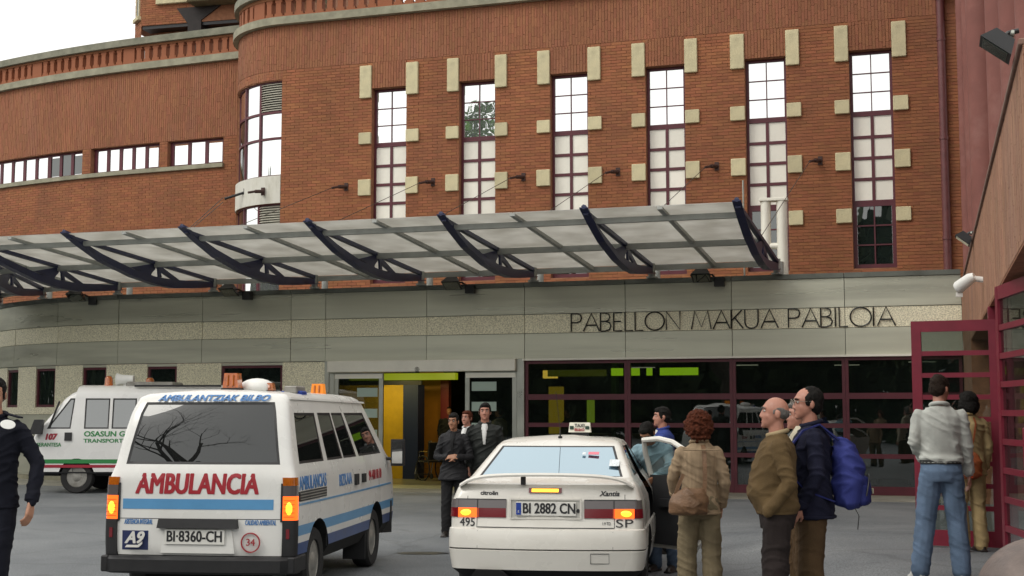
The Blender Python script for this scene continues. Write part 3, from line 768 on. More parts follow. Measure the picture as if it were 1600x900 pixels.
LS = letter_strokes(); adv = {'P': .62, 'A': .86, 'B': .66, 'E': .56, 'L': .50, 'O': 1.04, 'N': .80, 'M': 1.04, 'K': .64, 'U': .76, 'I': .17, ' ': .42}
word = 'PABELLON MAKUA PABILOIA'; tot = sum(adv[c] for c in word) - .1
hx = .385; scx = (3.45 + 3.27) / tot; x = -3.27; lm = {}
for c in word:
    if c != ' ':
        if c not in lm:
            q = MB()
            for st in LS[c]:
                q.tube([(px_ * scx, 0, pz * hx) for px_, pz in st], .0155, 5)
            lm[c] = q.mesh('letter', INK)
        link('letter', lm[c], sign, (x, -.012, 3.405))
    x += adv[c] * scx

# ------------------------------------------------------------ glass canopy on bowed navy trusses
can = thing('glass_canopy', 'long frosted glass canopy carried on bowed navy steel trusses above the entrance', 'canopy', FO, RZ)
TS = [1.15 - 2.62 * k_ for k_ in range(9)]
def zt(v): return 4.80 + .35 * v / 5.75      # top line, v = distance out from the frontage
def rib_frame(s):
    a = max(0, (SC - s) / RC); P = fp(s, 0); return Matrix.Translation((P[0], P[1], 0)) @ Matrix.Rotation(a, 4, 'Z')
bow = [(5.86, zt(5.86) + .02, .01), (5.3, 4.97, .09), (4.6, 4.75, .135), (3.5, 4.54, .15), (2.6, 4.45, .16), (1.9, 4.44, .17), (1.0, 4.52, .15), (.0, 4.63, .10)]
def truss():
    q = MB(); h = .035
    F = lambda a, b, c: (c, -a, b)
    for (a, b) in zip(bow[:-1], bow[1:]):
        q.prism([(a[0], a[1]), (b[0], b[1]), (b[0], b[1] + b[2]), (a[0], a[1] + a[2])], F, -h, h)
    for (a, b) in zip(bow[:-1], bow[1:]):       # lower flange of the bow
        q.prism([(a[0], a[1] - .02), (b[0], b[1] - .02), (b[0], b[1] - .001), (a[0], a[1] - .001)], F, -.075, .075)
    q.prism([(5.7, zt(5.7) - .08), (0, zt(0) - .09), (0, zt(0) - .012), (5.7, zt(5.7) - .012)], F, -.045, .045)
    t = zt(2.62) - .085
    q.prism([(2.78, t), (2.62, t), (2.62, t - .1), (2.76, t - .2), (2.78, 4.62), (3.55, 4.72)], F, -.02, .02)
    q.prism([(2.62, t), (2.44, t), (1.55, 4.60), (1.9, 4.6), (2.40, t - .14), (2.5, t - .1)], F, -.02, .02)
    q.prism([(2.52, t), (2.46, t), (2.36, 4.62), (2.48, 4.62)], F, -.022, .022)
    q.tube([(-.0, -5.85, zt(5.85) + .03), (0, -5.55, zt(5.55) + .0)], .045, 6)
    return q
tr_me = truss().mesh('truss', NAVY)
post = MB(); post.tube([(0, 0, 4.50), (0, 0, 4.82)], .075, 12); post.tube([(0, 0, 4.50), (0, 0, 4.53)], .12, 12); po_me = post.mesh('post', GREYST, 40)
rib = MB(); rib.prism([(5.78, zt(5.78) - .06), (0, zt(0) - .10), (0, zt(0) - .012), (5.78, zt(5.78) - .012)], lambda a, b, c: (c, -a, b), -.045, .045); rib_me = rib.mesh('rib', GREYST)
for s in TS:
    M = rib_frame(s); t_ = link('truss', tr_me, can); t_.matrix_local = M
    for v in (.12, -.42):
        p_ = link('post', po_me, can); p_.matrix_local = M @ Matrix.Translation((0, -v, 0))
    r_ = link('rib', rib_me, can); r_.matrix_local = rib_frame(s - 1.31)
def cpath(s, d): return fp(s, d)
for (v, w, z0, z1, nm) in ((5.22, .10, -.15, -.055, 'front_beam'), (2.62, .12, -.14, -.03, 'purlin'), (.05, .1, -.13, -.02, 'rear_beam')):
    q = MB(); strip(q, cpath, TS[-1] - 1, TS[0] - .001, -v - w / 2, -v + w / 2, zt(v) + z0, zt(v) + z1, .4); q.build(nm, GREYST, can, 30)
cuts = sorted(TS + [s - 1.31 for s in TS])
for a, b in zip(cuts[:-1], cuts[1:]):
    for (v0, v1) in ((0.0, 2.61), (2.63, 5.74)):
        q = MB(); n = 3; ss = [a + .008 + (b - a - .016) * i / n for i in range(n + 1)]
        vs = []
        for s in ss:
            P0, P1 = fp(s, -v0), fp(s, -v1)
            vs += [(P0[0], P0[1], zt(v0)), (P1[0], P1[1], zt(v1)), (P1[0], P1[1], zt(v1) + .016), (P0[0], P0[1], zt(v0) + .016)]
        fs = [(3, 2, 1, 0), (4 * n, 4 * n + 1, 4 * n + 2, 4 * n + 3)]
        for i in range(n):
            o_ = i * 4
            for k_ in range(4): fs.append((o_ + k_, o_ + (k_ + 1) % 4, o_ + 4 + (k_ + 1) % 4, o_ + 4 + k_))
        q.add(vs, fs); q.build('glass_panel', FROST, can)
for i, s in enumerate(TS[:6]):                    # tie rods up to the brick wall
    ax, az = ANCH[i]
    P = fp(s, -2.62)
    MB().tube([(P[0], P[1], zt(2.62) + .02), (ax - .2, BY - .42, az - .08)], .008, 5).build('tie_rod', mat('rod_steel', (.10, .085, .07), .5, .5), can)
for dz in (0, .12):
    P = fp(TS[5], -2.62); A = bpth(BA[2], -.25)
    MB().tube([(P[0], P[1], zt(2.62) + .02), (A[0] - .3, A[1], 7.25 - dz)], .010, 5).build('tie_rod', MATS['rod_steel'], can)
A = bpth(BA[2], 0)
q = MB(); q.tube([(A[0] + .15, A[1] - .05, 7.4), (A[0] - .35, A[1] - .3, 7.2)], .035, 8); q.box(A[0] + .1, A[0] + .2, A[1] - .12, A[1] - .02, 7.32, 7.48); q.build('cable_bracket', BLACK, main)

# ------------------------------------------------------------ small fittings on the frontage
def floodlight(s, label, dv=.10):
    M = rib_frame(s) @ Matrix.Translation((0, 0, 4.47))
    r_ = thing('floodlight', label, 'floodlight', FO, RZ, 'black floodlights along the steel cap')
    q = MB(); X = Matrix.Translation((0, -.42, .02)) @ Matrix.Rotation(R(-28), 4, 'X')
    q.hexa([(-.20, -.17, -.06), (.20, -.17, -.06), (.20, .17, -.06), (-.20, .17, -.06)], [(-.12, -.09, .11), (.12, -.09, .11), (.12, .10, .11), (-.12, .10, .11)], 0, M @ X)
    h = q.build('lamp_housing', BLACK, r_)
    q = MB(); q.box(-.17, .17, -.14, .14, -.068, -.061, 0, M @ X); q.build('lens', DARKGL, h)
    q = MB(); q.tube([M @ Vector((.22, -.40, .03)), M @ Vector((.22, -.12, 0)), M @ Vector((.1, -.06, 0))], .022, 6); q.tube([M @ Vector((-.22, -.40, .03)), M @ Vector((-.22, -.12, 0)), M @ Vector((.1, -.06, 0))], .022, 6)
    q.box(-.24, .24, -.42, -.38, .02, .05, 0, M); q.build('bracket', BLACK, r_)
    q = MB(); q.box(.22, .42, -.22, -.06, -.19, .0, 0, M); q.build('ballast_box', BLACK, r_)
    return r_
floodlight(-.36, 'black floodlight on the steel cap above the word MAKUA')
floodlight(-5.86, 'black floodlight on the steel cap above the automatic door')
floodlight(-11.36, 'black floodlight on the steel cap above the wide small window left of the door')
floodlight(-15.7, 'black floodlight on the bending steel cap at the far left')
vent = thing('vent_pipe', 'pale metal H shaped flue pipe at the right end of the glass canopy', 'flue', FO, RZ)
q = MB(); q.tube([(1.20, .55, 4.34), (1.20, .55, 6.12)], .115, 16); q.build('riser', ALUL, vent, 40)
q = MB(); q.tube([(.86, .55, 5.1), (.86, .55, 6.12)], .105, 16); q.tube([(.86, .55, 5.17), (1.2, .55, 5.17)], .07, 12); q.build('outlet', ALUL, vent, 40)
bp('top_plate', vent, .74, 1.33, .42, .68, 6.122, 6.19, ALUL, .01)
MB().tube([(.4, .5, 4.34), (.4, .5, 6.6)], .02, 8).build('rod', ALU, vent)

# ------------------------------------------------------------ porch wall on the right, coming towards the camera
A_ = wp(4.745, 0, 0); B_ = Vector((3.6, 9.4, 0)); dW = (B_ - A_).normalized(); LW_ = (B_ - A_).length
porch = thing('porch_wall', 'pink brick porch wall over an opening with crimson glazed doors on the right', 'building', A_, math.atan2(dW.y, dW.x))
# local x runs from the frontage to the camera; local y positive = away from the forecourt (to the right)
def pq(s, d): return (s, d)
ZL, ZT = 2.83, 4.09
OPN = [(9.3, LW_ + 6, 0, ZL)]
OPN[0] = (5.2, LW_ + .3, 0, ZL)
q = MB(); wallface(q, pq, 0.0, LW_ + .7, 0, ZT, OPN, 0, .4, 2.0)
q.add([(0, 0, ZT), (LW_ + .7, 0, ZT), (LW_ + .7, .42, ZT), (0, .42, ZT), (0, .42, ZL), (LW_ + .7, .42, ZL)], [(0, 1, 2, 3), (2, 3, 4, 5)])
q.build('wall', MORTAR, porch)
q = MB(); brickwork(q, pq, 0.0, LW_ + .7, ZL + .02, ZT, [], True, proud=.004, jit=.001, J=.005); o = q.build('upright_bricks', BRICKP, porch); o['kind'] = 'stuff'
bp('pier_end', porch, LW_ + .702, LW_ + .73, .0, .42, 0, ZT, MORTAR)
q = MB(); brickwork(q, pq, LW_ + .3, LW_ + .7, 0.0, ZL, [], False, proud=.004, jit=.001, J=.006); o = q.build('pier_bricks', BRICKP, porch); o['kind'] = 'stuff'
q = MB(); brickwork(q, lambda s, d: (LW_ + .73 - d, s), 0.0, .42, 0.0, ZT, [], False, proud=.004, jit=.001, J=.006); o = q.build('pier_bricks', BRICKP, porch); o['kind'] = 'stuff'
q = MB(); brickwork(q, pq, 0.0, 5.2, 0.0, ZL, [], False, proud=.004, jit=.001, J=.006); o = q.build('bricks', BRICKP, porch); o['kind'] = 'stuff'
bp('coping', porch, 0, LW_ + .7, -.03, .45, ZT + .003, ZT + .05, mat('pink_coping', (.2, .12, .09), .9, var=.2), .008)
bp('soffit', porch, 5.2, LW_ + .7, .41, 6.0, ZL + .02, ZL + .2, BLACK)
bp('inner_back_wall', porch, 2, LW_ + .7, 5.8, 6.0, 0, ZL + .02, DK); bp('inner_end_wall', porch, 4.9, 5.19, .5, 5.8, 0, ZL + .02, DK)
for z in (1.85, 2.2): bp('lime_light_box', porch, 10.2, 12.6, 4.4, 4.5, z, z + .18, LIME)
bp('green_board', porch, 8.3, 9.0, 3.2, 3.24, 1.7, 2.3, mat('green_board', (.02, .14, .06), .6))
# --- glazed doors
def door_leaf(name, L_, H_, bars, m=DOORRED, st=.105, handle=True):
    f = MB()
    f.box(0, st, -.03, .03, 0, H_); f.box(L_ - st, L_, -.03, .03, 0, H_)
    f.box(st, L_ - st, -.028, .028, 0, .17); f.box(st, L_ - st, -.028, .028, H_ - .12, H_)
    zz = [.17 + (H_ - .29) * i / (bars + 1) for i in range(bars + 2)]
    for z in zz[1:-1]: f.box(st, L_ - st, -.026, .026, z - .026, z + .026)
    d = f.build(name, m, porch)
    for i in range(bars + 1):
        bp('pane', d, st + .001, L_ - st - .001, -.006, .006, zz[i] + (.027 if i else .001), zz[i + 1] - (.027 if i < bars else .001), LEAFGL, rot=(0, 0, random.uniform(-.003, .003)))
    if handle:
        for sg in (-1, 1):
            h = MB(); h.tube([(L_ - .07, sg * .03, H_ * .38), (L_ - .1, sg * .10, H_ * .39), (L_ - .1, sg * .10, H_ * .51), (L_ - .07, sg * .03, H_ * .52)], .02, 8)
            h.build('pull_handle', m, d, 40)
    return d
LEAFGL = glass('door_glass', (.02, .025, .022), .03, .01, through=.86)
def w2p(x, y):
    v = Vector((x, y, 0)) - A_; return v.dot(dW), v.dot(Vector((-dW.y, dW.x, 0)))
def place_leaf(d, hx, hy, ex, ey, z):
    a = w2p(hx, hy); b = w2p(ex, ey); d.location = (a[0], a[1], z); d.rotation_euler = (0, 0, math.atan2(b[1] - a[1], b[0] - a[0])); return d
l1 = door_leaf('door_leaf', .92, 2.46, 8); place_leaf(l1, 5.30, 14.62, 4.48, 14.98, .215)
l1['label'] = 'crimson glazed leaf swung out to face the forecourt'
l2 = door_leaf('door_leaf', 1.28, 2.58, 8, st=.09); place_leaf(l2, 4.41, 12.15, 4.26, 10.9, .215)
sd_ = door_leaf('side_light', 1.15, 2.60, 9, st=.07, handle=False); place_leaf(sd_, 5.34, 14.6, 5.0, 13.5, .215)
l3 = door_leaf('door_leaf', 1.3, 2.58, 8, st=.09); place_leaf(l3, 4.22, 10.85, 3.86, 9.6, .215)
bp('door_post', porch, w2p(5.38, 14.85)[0] - .08, w2p(5.38, 14.85)[0] + .08, -.02, .16, .2, ZL, DOORRED, .008)
bp('door_post', porch, w2p(4.96, 13.4)[0] - .06, w2p(4.96, 13.4)[0] + .06, -.0, .14, .2, ZL, DOORRED, .008)
bp('porch_floor', porch, 5.2, LW_ + .7, .0, 6, .196, .215, mat('porch_tile', (.14, .14, .13), .5, var=.2))
# floodlights and lamp on the porch wall
def wall_flood(s, z, sc_, label):
    r_ = thing('floodlight', label, 'floodlight', A_, math.atan2(dW.y, dW.x), 'black floodlights on the porch wall')
    M = Matrix.Translation((s, -.02, z)) @ Matrix.Diagonal((sc_, sc_, sc_, 1))
    X = M @ Matrix.Translation((0, -.17, -.10)) @ Matrix.Rotation(R(-38), 4, 'X')
    q = MB(); q.hexa([(-.24, -.2, -.07), (.24, -.2, -.07), (.24, .2, -.07), (-.24, .2, -.07)], [(-.14, -.12, .12), (.14, -.12, .12), (.14, .12, .12), (-.14, .12, .12)], 0, X)
    h = q.build('lamp_housing', BLACK, r_)
    q = MB(); q.box(-.2, .2, -.16, .16, -.079, -.071, 0, X); q.build('lens', glass('lamp_lens', (.10, .12, .10), .08, .1), h)
    q = MB(); q.tube([M @ Vector((0, .05, .05)), M @ Vector((0, -.06, .03)), M @ Vector((0, -.14, -.03))], .03 * sc_, 8); q.build('bracket', BLACK, r_)
    q = MB(); q.lathe([(.001, 0), (.07 * sc_, .0), (.07 * sc_, .03), (.02, .05)], 12, 0, M @ Matrix.Translation((0, .0, .02)) @ Matrix.Rotation(R(90), 4, 'X')); q.build('mounting_disc', ALU, r_, 40)
wall_flood(7.9, 4.20, .62, 'small black floodlight at the top of the pink wall beside the drain pipe')
wall_flood(18.15, 4.30, .62, 'large black floodlight at the top right corner on the pink wall')
wl_ = thing('wall_lamp', 'white tubular spot lamp on the pink wall above the crimson door', 'lamp', A_, math.atan2(dW.y, dW.x))
s_, z_ = 10.9, 3.26
q = MB(); q.tube([(s_, 0, z_), (s_, -.12, z_ + .02)], .035, 10); q.build('arm', WHITE, wl_, 40)
q = MB(); a0 = Vector((s_ + .02, -.10, z_ + .04)); q.tube([a0, a0 + Vector((-.02, -.05, -.02)), a0 + Vector((-.12, -.18, -.11)), a0 + Vector((-.135, -.20, -.12))], [.05, .068, .078, .07], 16); q.build('lamp_tube', WHITE, wl_, 40)
bp('hood_tab', wl_, s_ - .17, s_ - .09, -.32, -.24, z_ - .19, z_ - .135, WHITE)
# --- block with round pink columns behind the porch wall
cb = thing('column_block', 'dusty red round columns rising behind the pink porch wall', 'building', (0, 0, 0))
PINKC = mat('dusty_red_column', (.215, .078, .062), .75, var=.1, vscale=3, dirt=(.38, .2, .17), dscale=1.2, damt=.4)
for (x, y, r_) in ((9.02, 26.3, .13), (8.88, 25.35, .20), (8.50, 23.7, .30), (8.20, 21.9, .30), (7.8, 20.2, .30), (7.4, 18.5, .30)):
    q = MB(); q.lathe([(r_ * 1.0, 0), (r_, 18)], 20); q.build('column', PINKC, cb, 40, (x, y, 0))
    q = MB()
    for i in range(2): q.box(-.05 + i * .07, .0 + i * .07, -r_ - .025, -r_ + .02, 7.6 - .45 * i, 7.66 - .45 * i)
    if abs(x - 8.5) < .01: q.build('pipe_clip', mat('pale_clip', (.6, .45, .4), .6), cb, None, (x, y, 0))
q = MB(); q.prism([(9.25, 26.6), (8.9, 24.4), (8.1, 19.5), (7.6, 17.0), (12, 17), (12, 27)], lambda a, b, c: (a, b, c), 0, 18); q.build('wall', mat('dull_red_wall', (.2, .07, .055), .8, var=.15), cb)
# --- stone ball bollard
bl = thing('ball_bollard', 'rounded grey brown stone ball in the bottom right corner', 'bollard', (3.11, 8.0, .2))
q = MB(); q.ell((0, 0, .36), (.385, .385, .37), 40, 24); q.build('ball', mat('bollard_stone', (.15, .115, .10), .55, var=.25, vscale=7, bump=.3, bscale=40, dirt=(.07, .06, .06), dscale=2.5, damt=.6), bl, 60)
q = MB(); q.lathe([(.24, -.02), (.24, .05), (.2, .08)], 28); q.build('base', CONC, bl, 40)
# --- dark patch sealed in the asphalt
q = MB(); n = 18
q.add([(-1.06 + .30 * math.cos(2 * math.pi * i / n) * (1 + .25 * math.sin(3.1 * i)), 16.15 + .16 * math.sin(2 * math.pi * i / n), .004) for i in range(n)], [tuple(range(n))])
o = q.build('asphalt_patch', mat('tar', (.02, .02, .022), .35)); tag(o, 'small dark tar patch on the asphalt between ambulance and taxi', None, None, 'structure')

# --- pale paving along the frontage
for (a, b) in ((-22.0, -9.0), (-9.0, 4.9)):
    q = MB(); strip(q, fp, a, b - .004, -1.7, -.035, -.02, .012, .5); tag(q.build('pavement', mat('pale_paving', (.27, .26, .215), .8, var=.2, vscale=2, bump=.2, bscale=40, dirt=(.16, .155, .13), dscale=1.2), None, None, FO), 'pale paved strip along the frontage', None, None, 'structure').rotation_euler = (0, 0, RZ)
# ============================================================ vehicles
VBLACK = mat('black_trim', (.014, .014, .015), .5, var=.2, vscale=8, bump=.1, bscale=120)
RUBBER = mat('tyre_rubber', (.018, .018, .018), .85, var=.2, bump=.2, bscale=60)
HUBM = mat('wheel_metal', (.34, .33, .30), .45, .4, var=.15, dirt=(.1, .09, .07), dscale=5, damt=.6)
UNDER = mat('underbody', (.01, .01, .01), .9)
CABIN = mat('cabin_lining', (.02, .02, .022), .9, var=.2)
TAXIW = mat('taxi_paint', (.70, .68, .62), .28, coat=.5, var=.03, vscale=3, rvar=.08, dirt=(.42, .38, .31), dscale=1.1, damt=.22, bump=.012, bscale=4)
AMBW = mat('ambulance_paint', (.74, .735, .70), .30, coat=.4, var=.03, vscale=3, rvar=.08, dirt=(.45, .43, .38), dscale=1.1, damt=.25, bump=.015, bscale=4)
VANW = mat('minibus_paint', (.76, .76, .74), .3, coat=.4, var=.03, vscale=3, rvar=.06, dirt=(.55, .53, .48), dscale=1.2, damt=.2)
LBLUE = mat('light_blue_band', (.10, .29, .52), .35, coat=.3, var=.05); DBLUE = mat('deep_blue_paint', (.020, .055, .19), .35, coat=.3, var=.12, dirt=(.03, .04, .07), dscale=2)
AUTOGL = glass('tinted_car_glass', (.010, .011, .011), .03, .008)
REARGL = glass('taxi_rear_glass', (.012, .018, .026), .52, .012, gcol=(.72, .89, 1.0))  # blue of the mirrored sky put into the gloss colour
LAMPRED = mat('red_lens', (.16, .006, .012), .15, coat=.6); LAMPSM = mat('smoked_lens', (.10, .085, .085), .15, coat=.6)
LAMPAMB = mat('amber_lens', (.40, .10, .008), .15, coat=.6, var=.2, vscale=25)
LIT_TAIL = mat('lit_tail_lens', (.5, .05, .01), .2, emit=(1.0, .13, .012), estr=1.6)
LIT_CORE = mat('lit_tail_core', (.6, .3, .02), .2, emit=(1.0, .52, .03), estr=2.2)
LIT_BEAC = mat('lit_beacon', (.5, .14, .01), .2, emit=(1.0, .30, .02), estr=.45)
BEACON = mat('amber_beacon', (.46, .105, .008), .15, coat=.7, var=.3, vscale=30)
INKRED = mat('letter_red', (.34, .015, .025), .45); INKBLK = mat('letter_black', (.02, .02, .022), .45); INKBLU = mat('letter_blue', (.07, .20, .45), .45)
INKGRN = mat('letter_green', (.03, .22, .06), .45); PLATEW = mat('plate_white', (.72, .71, .66), .4, var=.05); EUBLUE = mat('plate_blue', (.015, .05, .30), .4)
CHROME = mat('chrome', (.7, .7, .7), .15, 1.0)

class Body:
    """car body built as stacked plan outlines; cells between outlines carry paint, glass or lamp materials"""
    def __init__(s, levels, fr, ts, nc=4, ref=None):
        s.L = levels; s.fr = fr; s.ts = ts; s.cols = []; s.ref = ref
        for f in fr: s.cols.append(('r', f))
        for k in range(1, nc): s.cols.append(('rr', k / nc))
        for t in ts: s.cols.append(('R', t))
        for k in range(1, nc): s.cols.append(('fr', k / nc))
        for f in reversed(fr): s.cols.append(('f', f))
        for k in range(1, nc): s.cols.append(('fl', k / nc))
        for t in reversed(ts): s.cols.append(('L', t))
        for k in range(1, nc): s.cols.append(('rl', k / nc))
    def pt(s, c, l):
        k, q = c; hw, yr, yf, z = l['hw'], l['yr'], l['yf'], l['z']; rc, bo, bu = l.get('rc', .08), l.get('bow', .04), l.get('bul', .02); rf = l.get('rf', rc * 1.5); bf = l.get('bf', .12)
        cr = l.get('crown', 0)
        if k == 'r': return (q * (hw - rc), yr + bo * q * q, z + cr * (1 - q * q))
        if k in ('rr', 'rl'):
            a = R(-90 + 90 * q) if k == 'rr' else R(90 * q)
            if k == 'rr': return (hw - rc + rc * math.cos(a), yr + bo + rc + rc * math.sin(a), z)
            return (-(hw - rc) - rc * math.cos(a), yr + bo + rc - rc * math.sin(a), z)
        if k in 'RL':
            y = yr + bo + rc + (yf - bf - rf - yr - bo - rc) * q
            if s.ref:                       # upright pillars between two stations, raked ends
                r0, r1, q1, q0 = s.ref; ya = lambda t: r0 + (r1 - r0) * t; a_, b_ = yr + bo + rc, yf - bf - rf
                if q1 <= q <= q0: y = ya(q)
                elif q > q0: y = ya(q0) + (b_ - ya(q0)) * (q - q0) / (1 - q0)
                else: y = a_ + (ya(q1) - a_) * q / q1
            x = hw + bu * (1 - (2 * q - 1) ** 2)
            return (x if k == 'R' else -x, y, z)
        if k == 'f': return (q * (hw - rf), yf - bf * q * q, z)
        a = R(90 * q)
        if k == 'fr': return (hw - rf + rf * math.cos(a), yf - bf - rf + rf * math.sin(a), z)
        a = R(90 - 90 * q); return (-(hw - rf) - rf * math.cos(a), yf - bf - rf + rf * math.sin(a), z)
    def solid(s, mats, pick):
        n = len(s.cols); v = [s.pt(c, l) for l in s.L for c in s.cols]; f = []; m = []
        for j in range(len(s.L) - 1):
            for i in range(n):
                a, b = s.cols[i], s.cols[(i + 1) % n]
                f.append((j * n + i, j * n + (i + 1) % n, (j + 1) * n + (i + 1) % n, (j + 1) * n + i))
                m.append(pick(a, b, j))
        f.append(tuple(range(n))[::-1]); m.append(1)
        f.append(tuple(range((len(s.L) - 1) * n, len(s.L) * n))); m.append(0)
        me = bpy.data.meshes.new('body'); me.from_pydata(v, [], f)
        for k in mats: me.materials.append(k)
        me.polygons.foreach_set('material_index', m); me.update(); return me
    def lerp(s, z, key):
        for a, b in zip(s.L[:-1], s.L[1:]):
            if a['z'] <= z <= b['z'] and b['z'] > a['z']:
                t = (z - a['z']) / (b['z'] - a['z']); return a.get(key, {'bow': .04, 'rc': .08, 'bul': .02}.get(key, 0)) * (1 - t) + b.get(key, {'bow': .04, 'rc': .08, 'bul': .02}.get(key, 0)) * t
        return s.L[-1][key]
    def rear(s, x, z):
        hw, rc = s.lerp(z, 'hw'), s.lerp(z, 'rc'); q = x / (hw - rc); return s.lerp(z, 'yr') + s.lerp(z, 'bow') * q * q
    def rtilt(s, z): return math.atan2(s.rear(0, z + .03) - s.rear(0, z - .03), .06)
    def side(s, y, z, sg=1):
        hw = s.lerp(z, 'hw'); a = s.lerp(z, 'yr'); b = s.lerp(z, 'yf'); q = max(0, min(1, (y - a) / (b - a)))
        return sg * (hw + s.lerp(z, 'bul') * (1 - (2 * q - 1) ** 2))
    def ribbon(s, name, m, parent, pts, h, face='r', t=.003, sg=1, n=10):
        """flat band on the rear or the side between two points, h tall"""
        (a0, z0), (a1, z1) = pts; mb = MB(); v = []
        for i in range(n + 1):
            u = a0 + (a1 - a0) * i / n; zc = z0 + (z1 - z0) * i / n
            for (dz, off) in ((-h / 2, t), (h / 2, t), (h / 2, -.004), (-h / 2, -.004)):
                if face == 'r': v.append((u, s.rear(u, zc + dz) - off, zc + dz))
                else: v.append((s.side(u, zc + dz, sg) + sg * off, u, zc + dz))
        f = [(0, 1, 2, 3), tuple(4 * n + k for k in (3, 2, 1, 0))]
        for i in range(n):
            o = i * 4
            for k in range(4): f.append((o + k, o + 4 + k, o + 4 + (k + 1) % 4, o + (k + 1) % 4))
        mb.add(v, f); return mb.build(name, m, parent)
    def rtext(s, name, body, m, parent, x, z, size, width, bold=.0, shear=0, off=.003):
        t = text(name, body, m, parent, (0, 0, 0), size, (0, 0, 0), .0015, bold, width=width, shear=shear)
        for v in t.data.vertices:
            X, Z = v.co.x + x, v.co.y + z; v.co = (X, s.rear(X, Z) - off - v.co.z, Z)
        return t
    def stext(s, name, body, m, parent, y, z, size, width, bold=0., sg=1, shear=0):
        t = text(name, body, m, parent, (0, 0, 0), size, (0, 0, 0), .0015, bold, width=width, shear=shear)
        for v in t.data.vertices:
            Y, Z = y + sg * v.co.x, z + v.co.y; v.co = (s.side(Y, Z, sg) + sg * (.003 + v.co.z), Y, Z)
        return t

def cut(me, cutters):
    """wheel arches cut out of a body"""
    o = bpy.data.objects.new('tmp', me); col.objects.link(o); cs = []
    for c in cutters:
        q = MB(); q.tube([c[0], c[1]], c[2], 28); k = q.mesh('cut', [x for x in me.materials])
        k.polygons.foreach_set('material_index', [1] * len(k.polygons))
        co = bpy.data.objects.new('cut', k); col.objects.link(co); cs.append(co)
        md = o.modifiers.new('b', 'BOOLEAN'); md.object = co; md.operation = 'DIFFERENCE'; md.solver = 'EXACT'
    dg = bpy.context.evaluated_depsgraph_get(); dg.update()
    r = bpy.data.meshes.new_from_object(o.evaluated_get(dg))
    for q in cs + [o]: bpy.data.objects.remove(q)
    return r
def peel(me, idx, name, parent, mats, inset=0, sink=0.0, smooth=35, proud=0.0, split=False):
    """lift the cells of one material out of a body as parts of their own"""
    bm = bmesh.new(); bm.from_mesh(me)
    bmesh.ops.delete(bm, geom=[f for f in bm.faces if f.material_index not in (idx if isinstance(idx, (tuple, list)) else (idx,))], context='FACES')
    bm.faces.index_update(); bm.normal_update(); isl = []
    if split:
        left = set(bm.faces)
        while left:
            st = [left.pop()]; grp = set(st)
            while st:
                f = st.pop()
                for e in f.edges:
                    for k in e.link_faces:
                        if k in left: left.discard(k); grp.add(k); st.append(k)
            isl.append([f.index for f in grp])
    bm.faces.ensure_lookup_table(); out = []
    for g_ in (isl or [None]):
        b2 = bm.copy() if g_ is not None else bm
        if g_ is not None:
            b2.faces.ensure_lookup_table(); keep = set(g_)
            bmesh.ops.delete(b2, geom=[f for i, f in enumerate(b2.faces) if i not in keep], context='FACES')
        b2.normal_update()
        for f in b2.faces:
            if inset or proud or len(mats) == 1: f.material_index = 0
        if proud:
            r = bmesh.ops.extrude_face_region(b2, geom=b2.faces[:]); vs = [e for e in r['geom'] if isinstance(e, bmesh.types.BMVert)]
            b2.normal_update()
            for v in vs: v.co += v.normal * proud
        if inset:
            r = bmesh.ops.inset_region(b2, faces=b2.faces[:], thickness=inset, depth=sink, use_even_offset=True, use_boundary=True)
            for f in r['faces']: f.material_index = 1
        m2 = bpy.data.meshes.new(name); b2.to_mesh(m2)
        for k in mats: m2.materials.append(k)
        m2.polygons.foreach_set('use_smooth', [True] * len(m2.polygons)); m2.set_sharp_from_angle(angle=R(smooth))
        if inset:                                  # pane and rubber keep their own shading
            em = {}
            for p in m2.polygons:
                for k in p.edge_keys: em.setdefault(k, set()).add(p.material_index)
            at = m2.attributes.get('sharp_edge') or m2.attributes.new('sharp_edge', 'BOOLEAN', 'EDGE')
            for e in m2.edges:
                if len(em.get(e.key, ())) > 1: at.data[e.index].value = True
        out.append(link(name, m2, parent))
        if g_ is not None: b2.free()
    bm.free(); return out
def wheel(parent, x, y, z, r, w, sg):
    o = link('wheel', None, parent, (x, y, z))
    X = Matrix.Rotation(R(90 * sg), 4, 'Y')
    q = MB(); q.lathe([(r * .62, -w / 2), (r * .93, -w / 2), (r, -w / 2 + .025), (r, w / 2 - .03), (r * .93, w / 2), (r * .64, w / 2 - .006), (r * .62, w / 2 - .03)], 28, 0, X)
    q.build('tyre', RUBBER, o, 30)
    q = MB(); q.lathe([(r * .63, w / 2 - .025), (r * .56, w / 2 - .02), (r * .50, w / 2 - .05), (r * .3, w / 2 - .03), (r * .22, w / 2 - .01), (.001, w / 2 - .005)], 28, 0, X)
    for k in range(8):
        a = k * math.pi / 4; c = X @ Vector((r * .41 * math.cos(a), r * .41 * math.sin(a), w / 2 - .036)); q.ell(c, (.012, .02, .02) if True else 0, 8, 5, 1)
    q.build('rim', [HUBM, UNDER], o, 40)
    return o

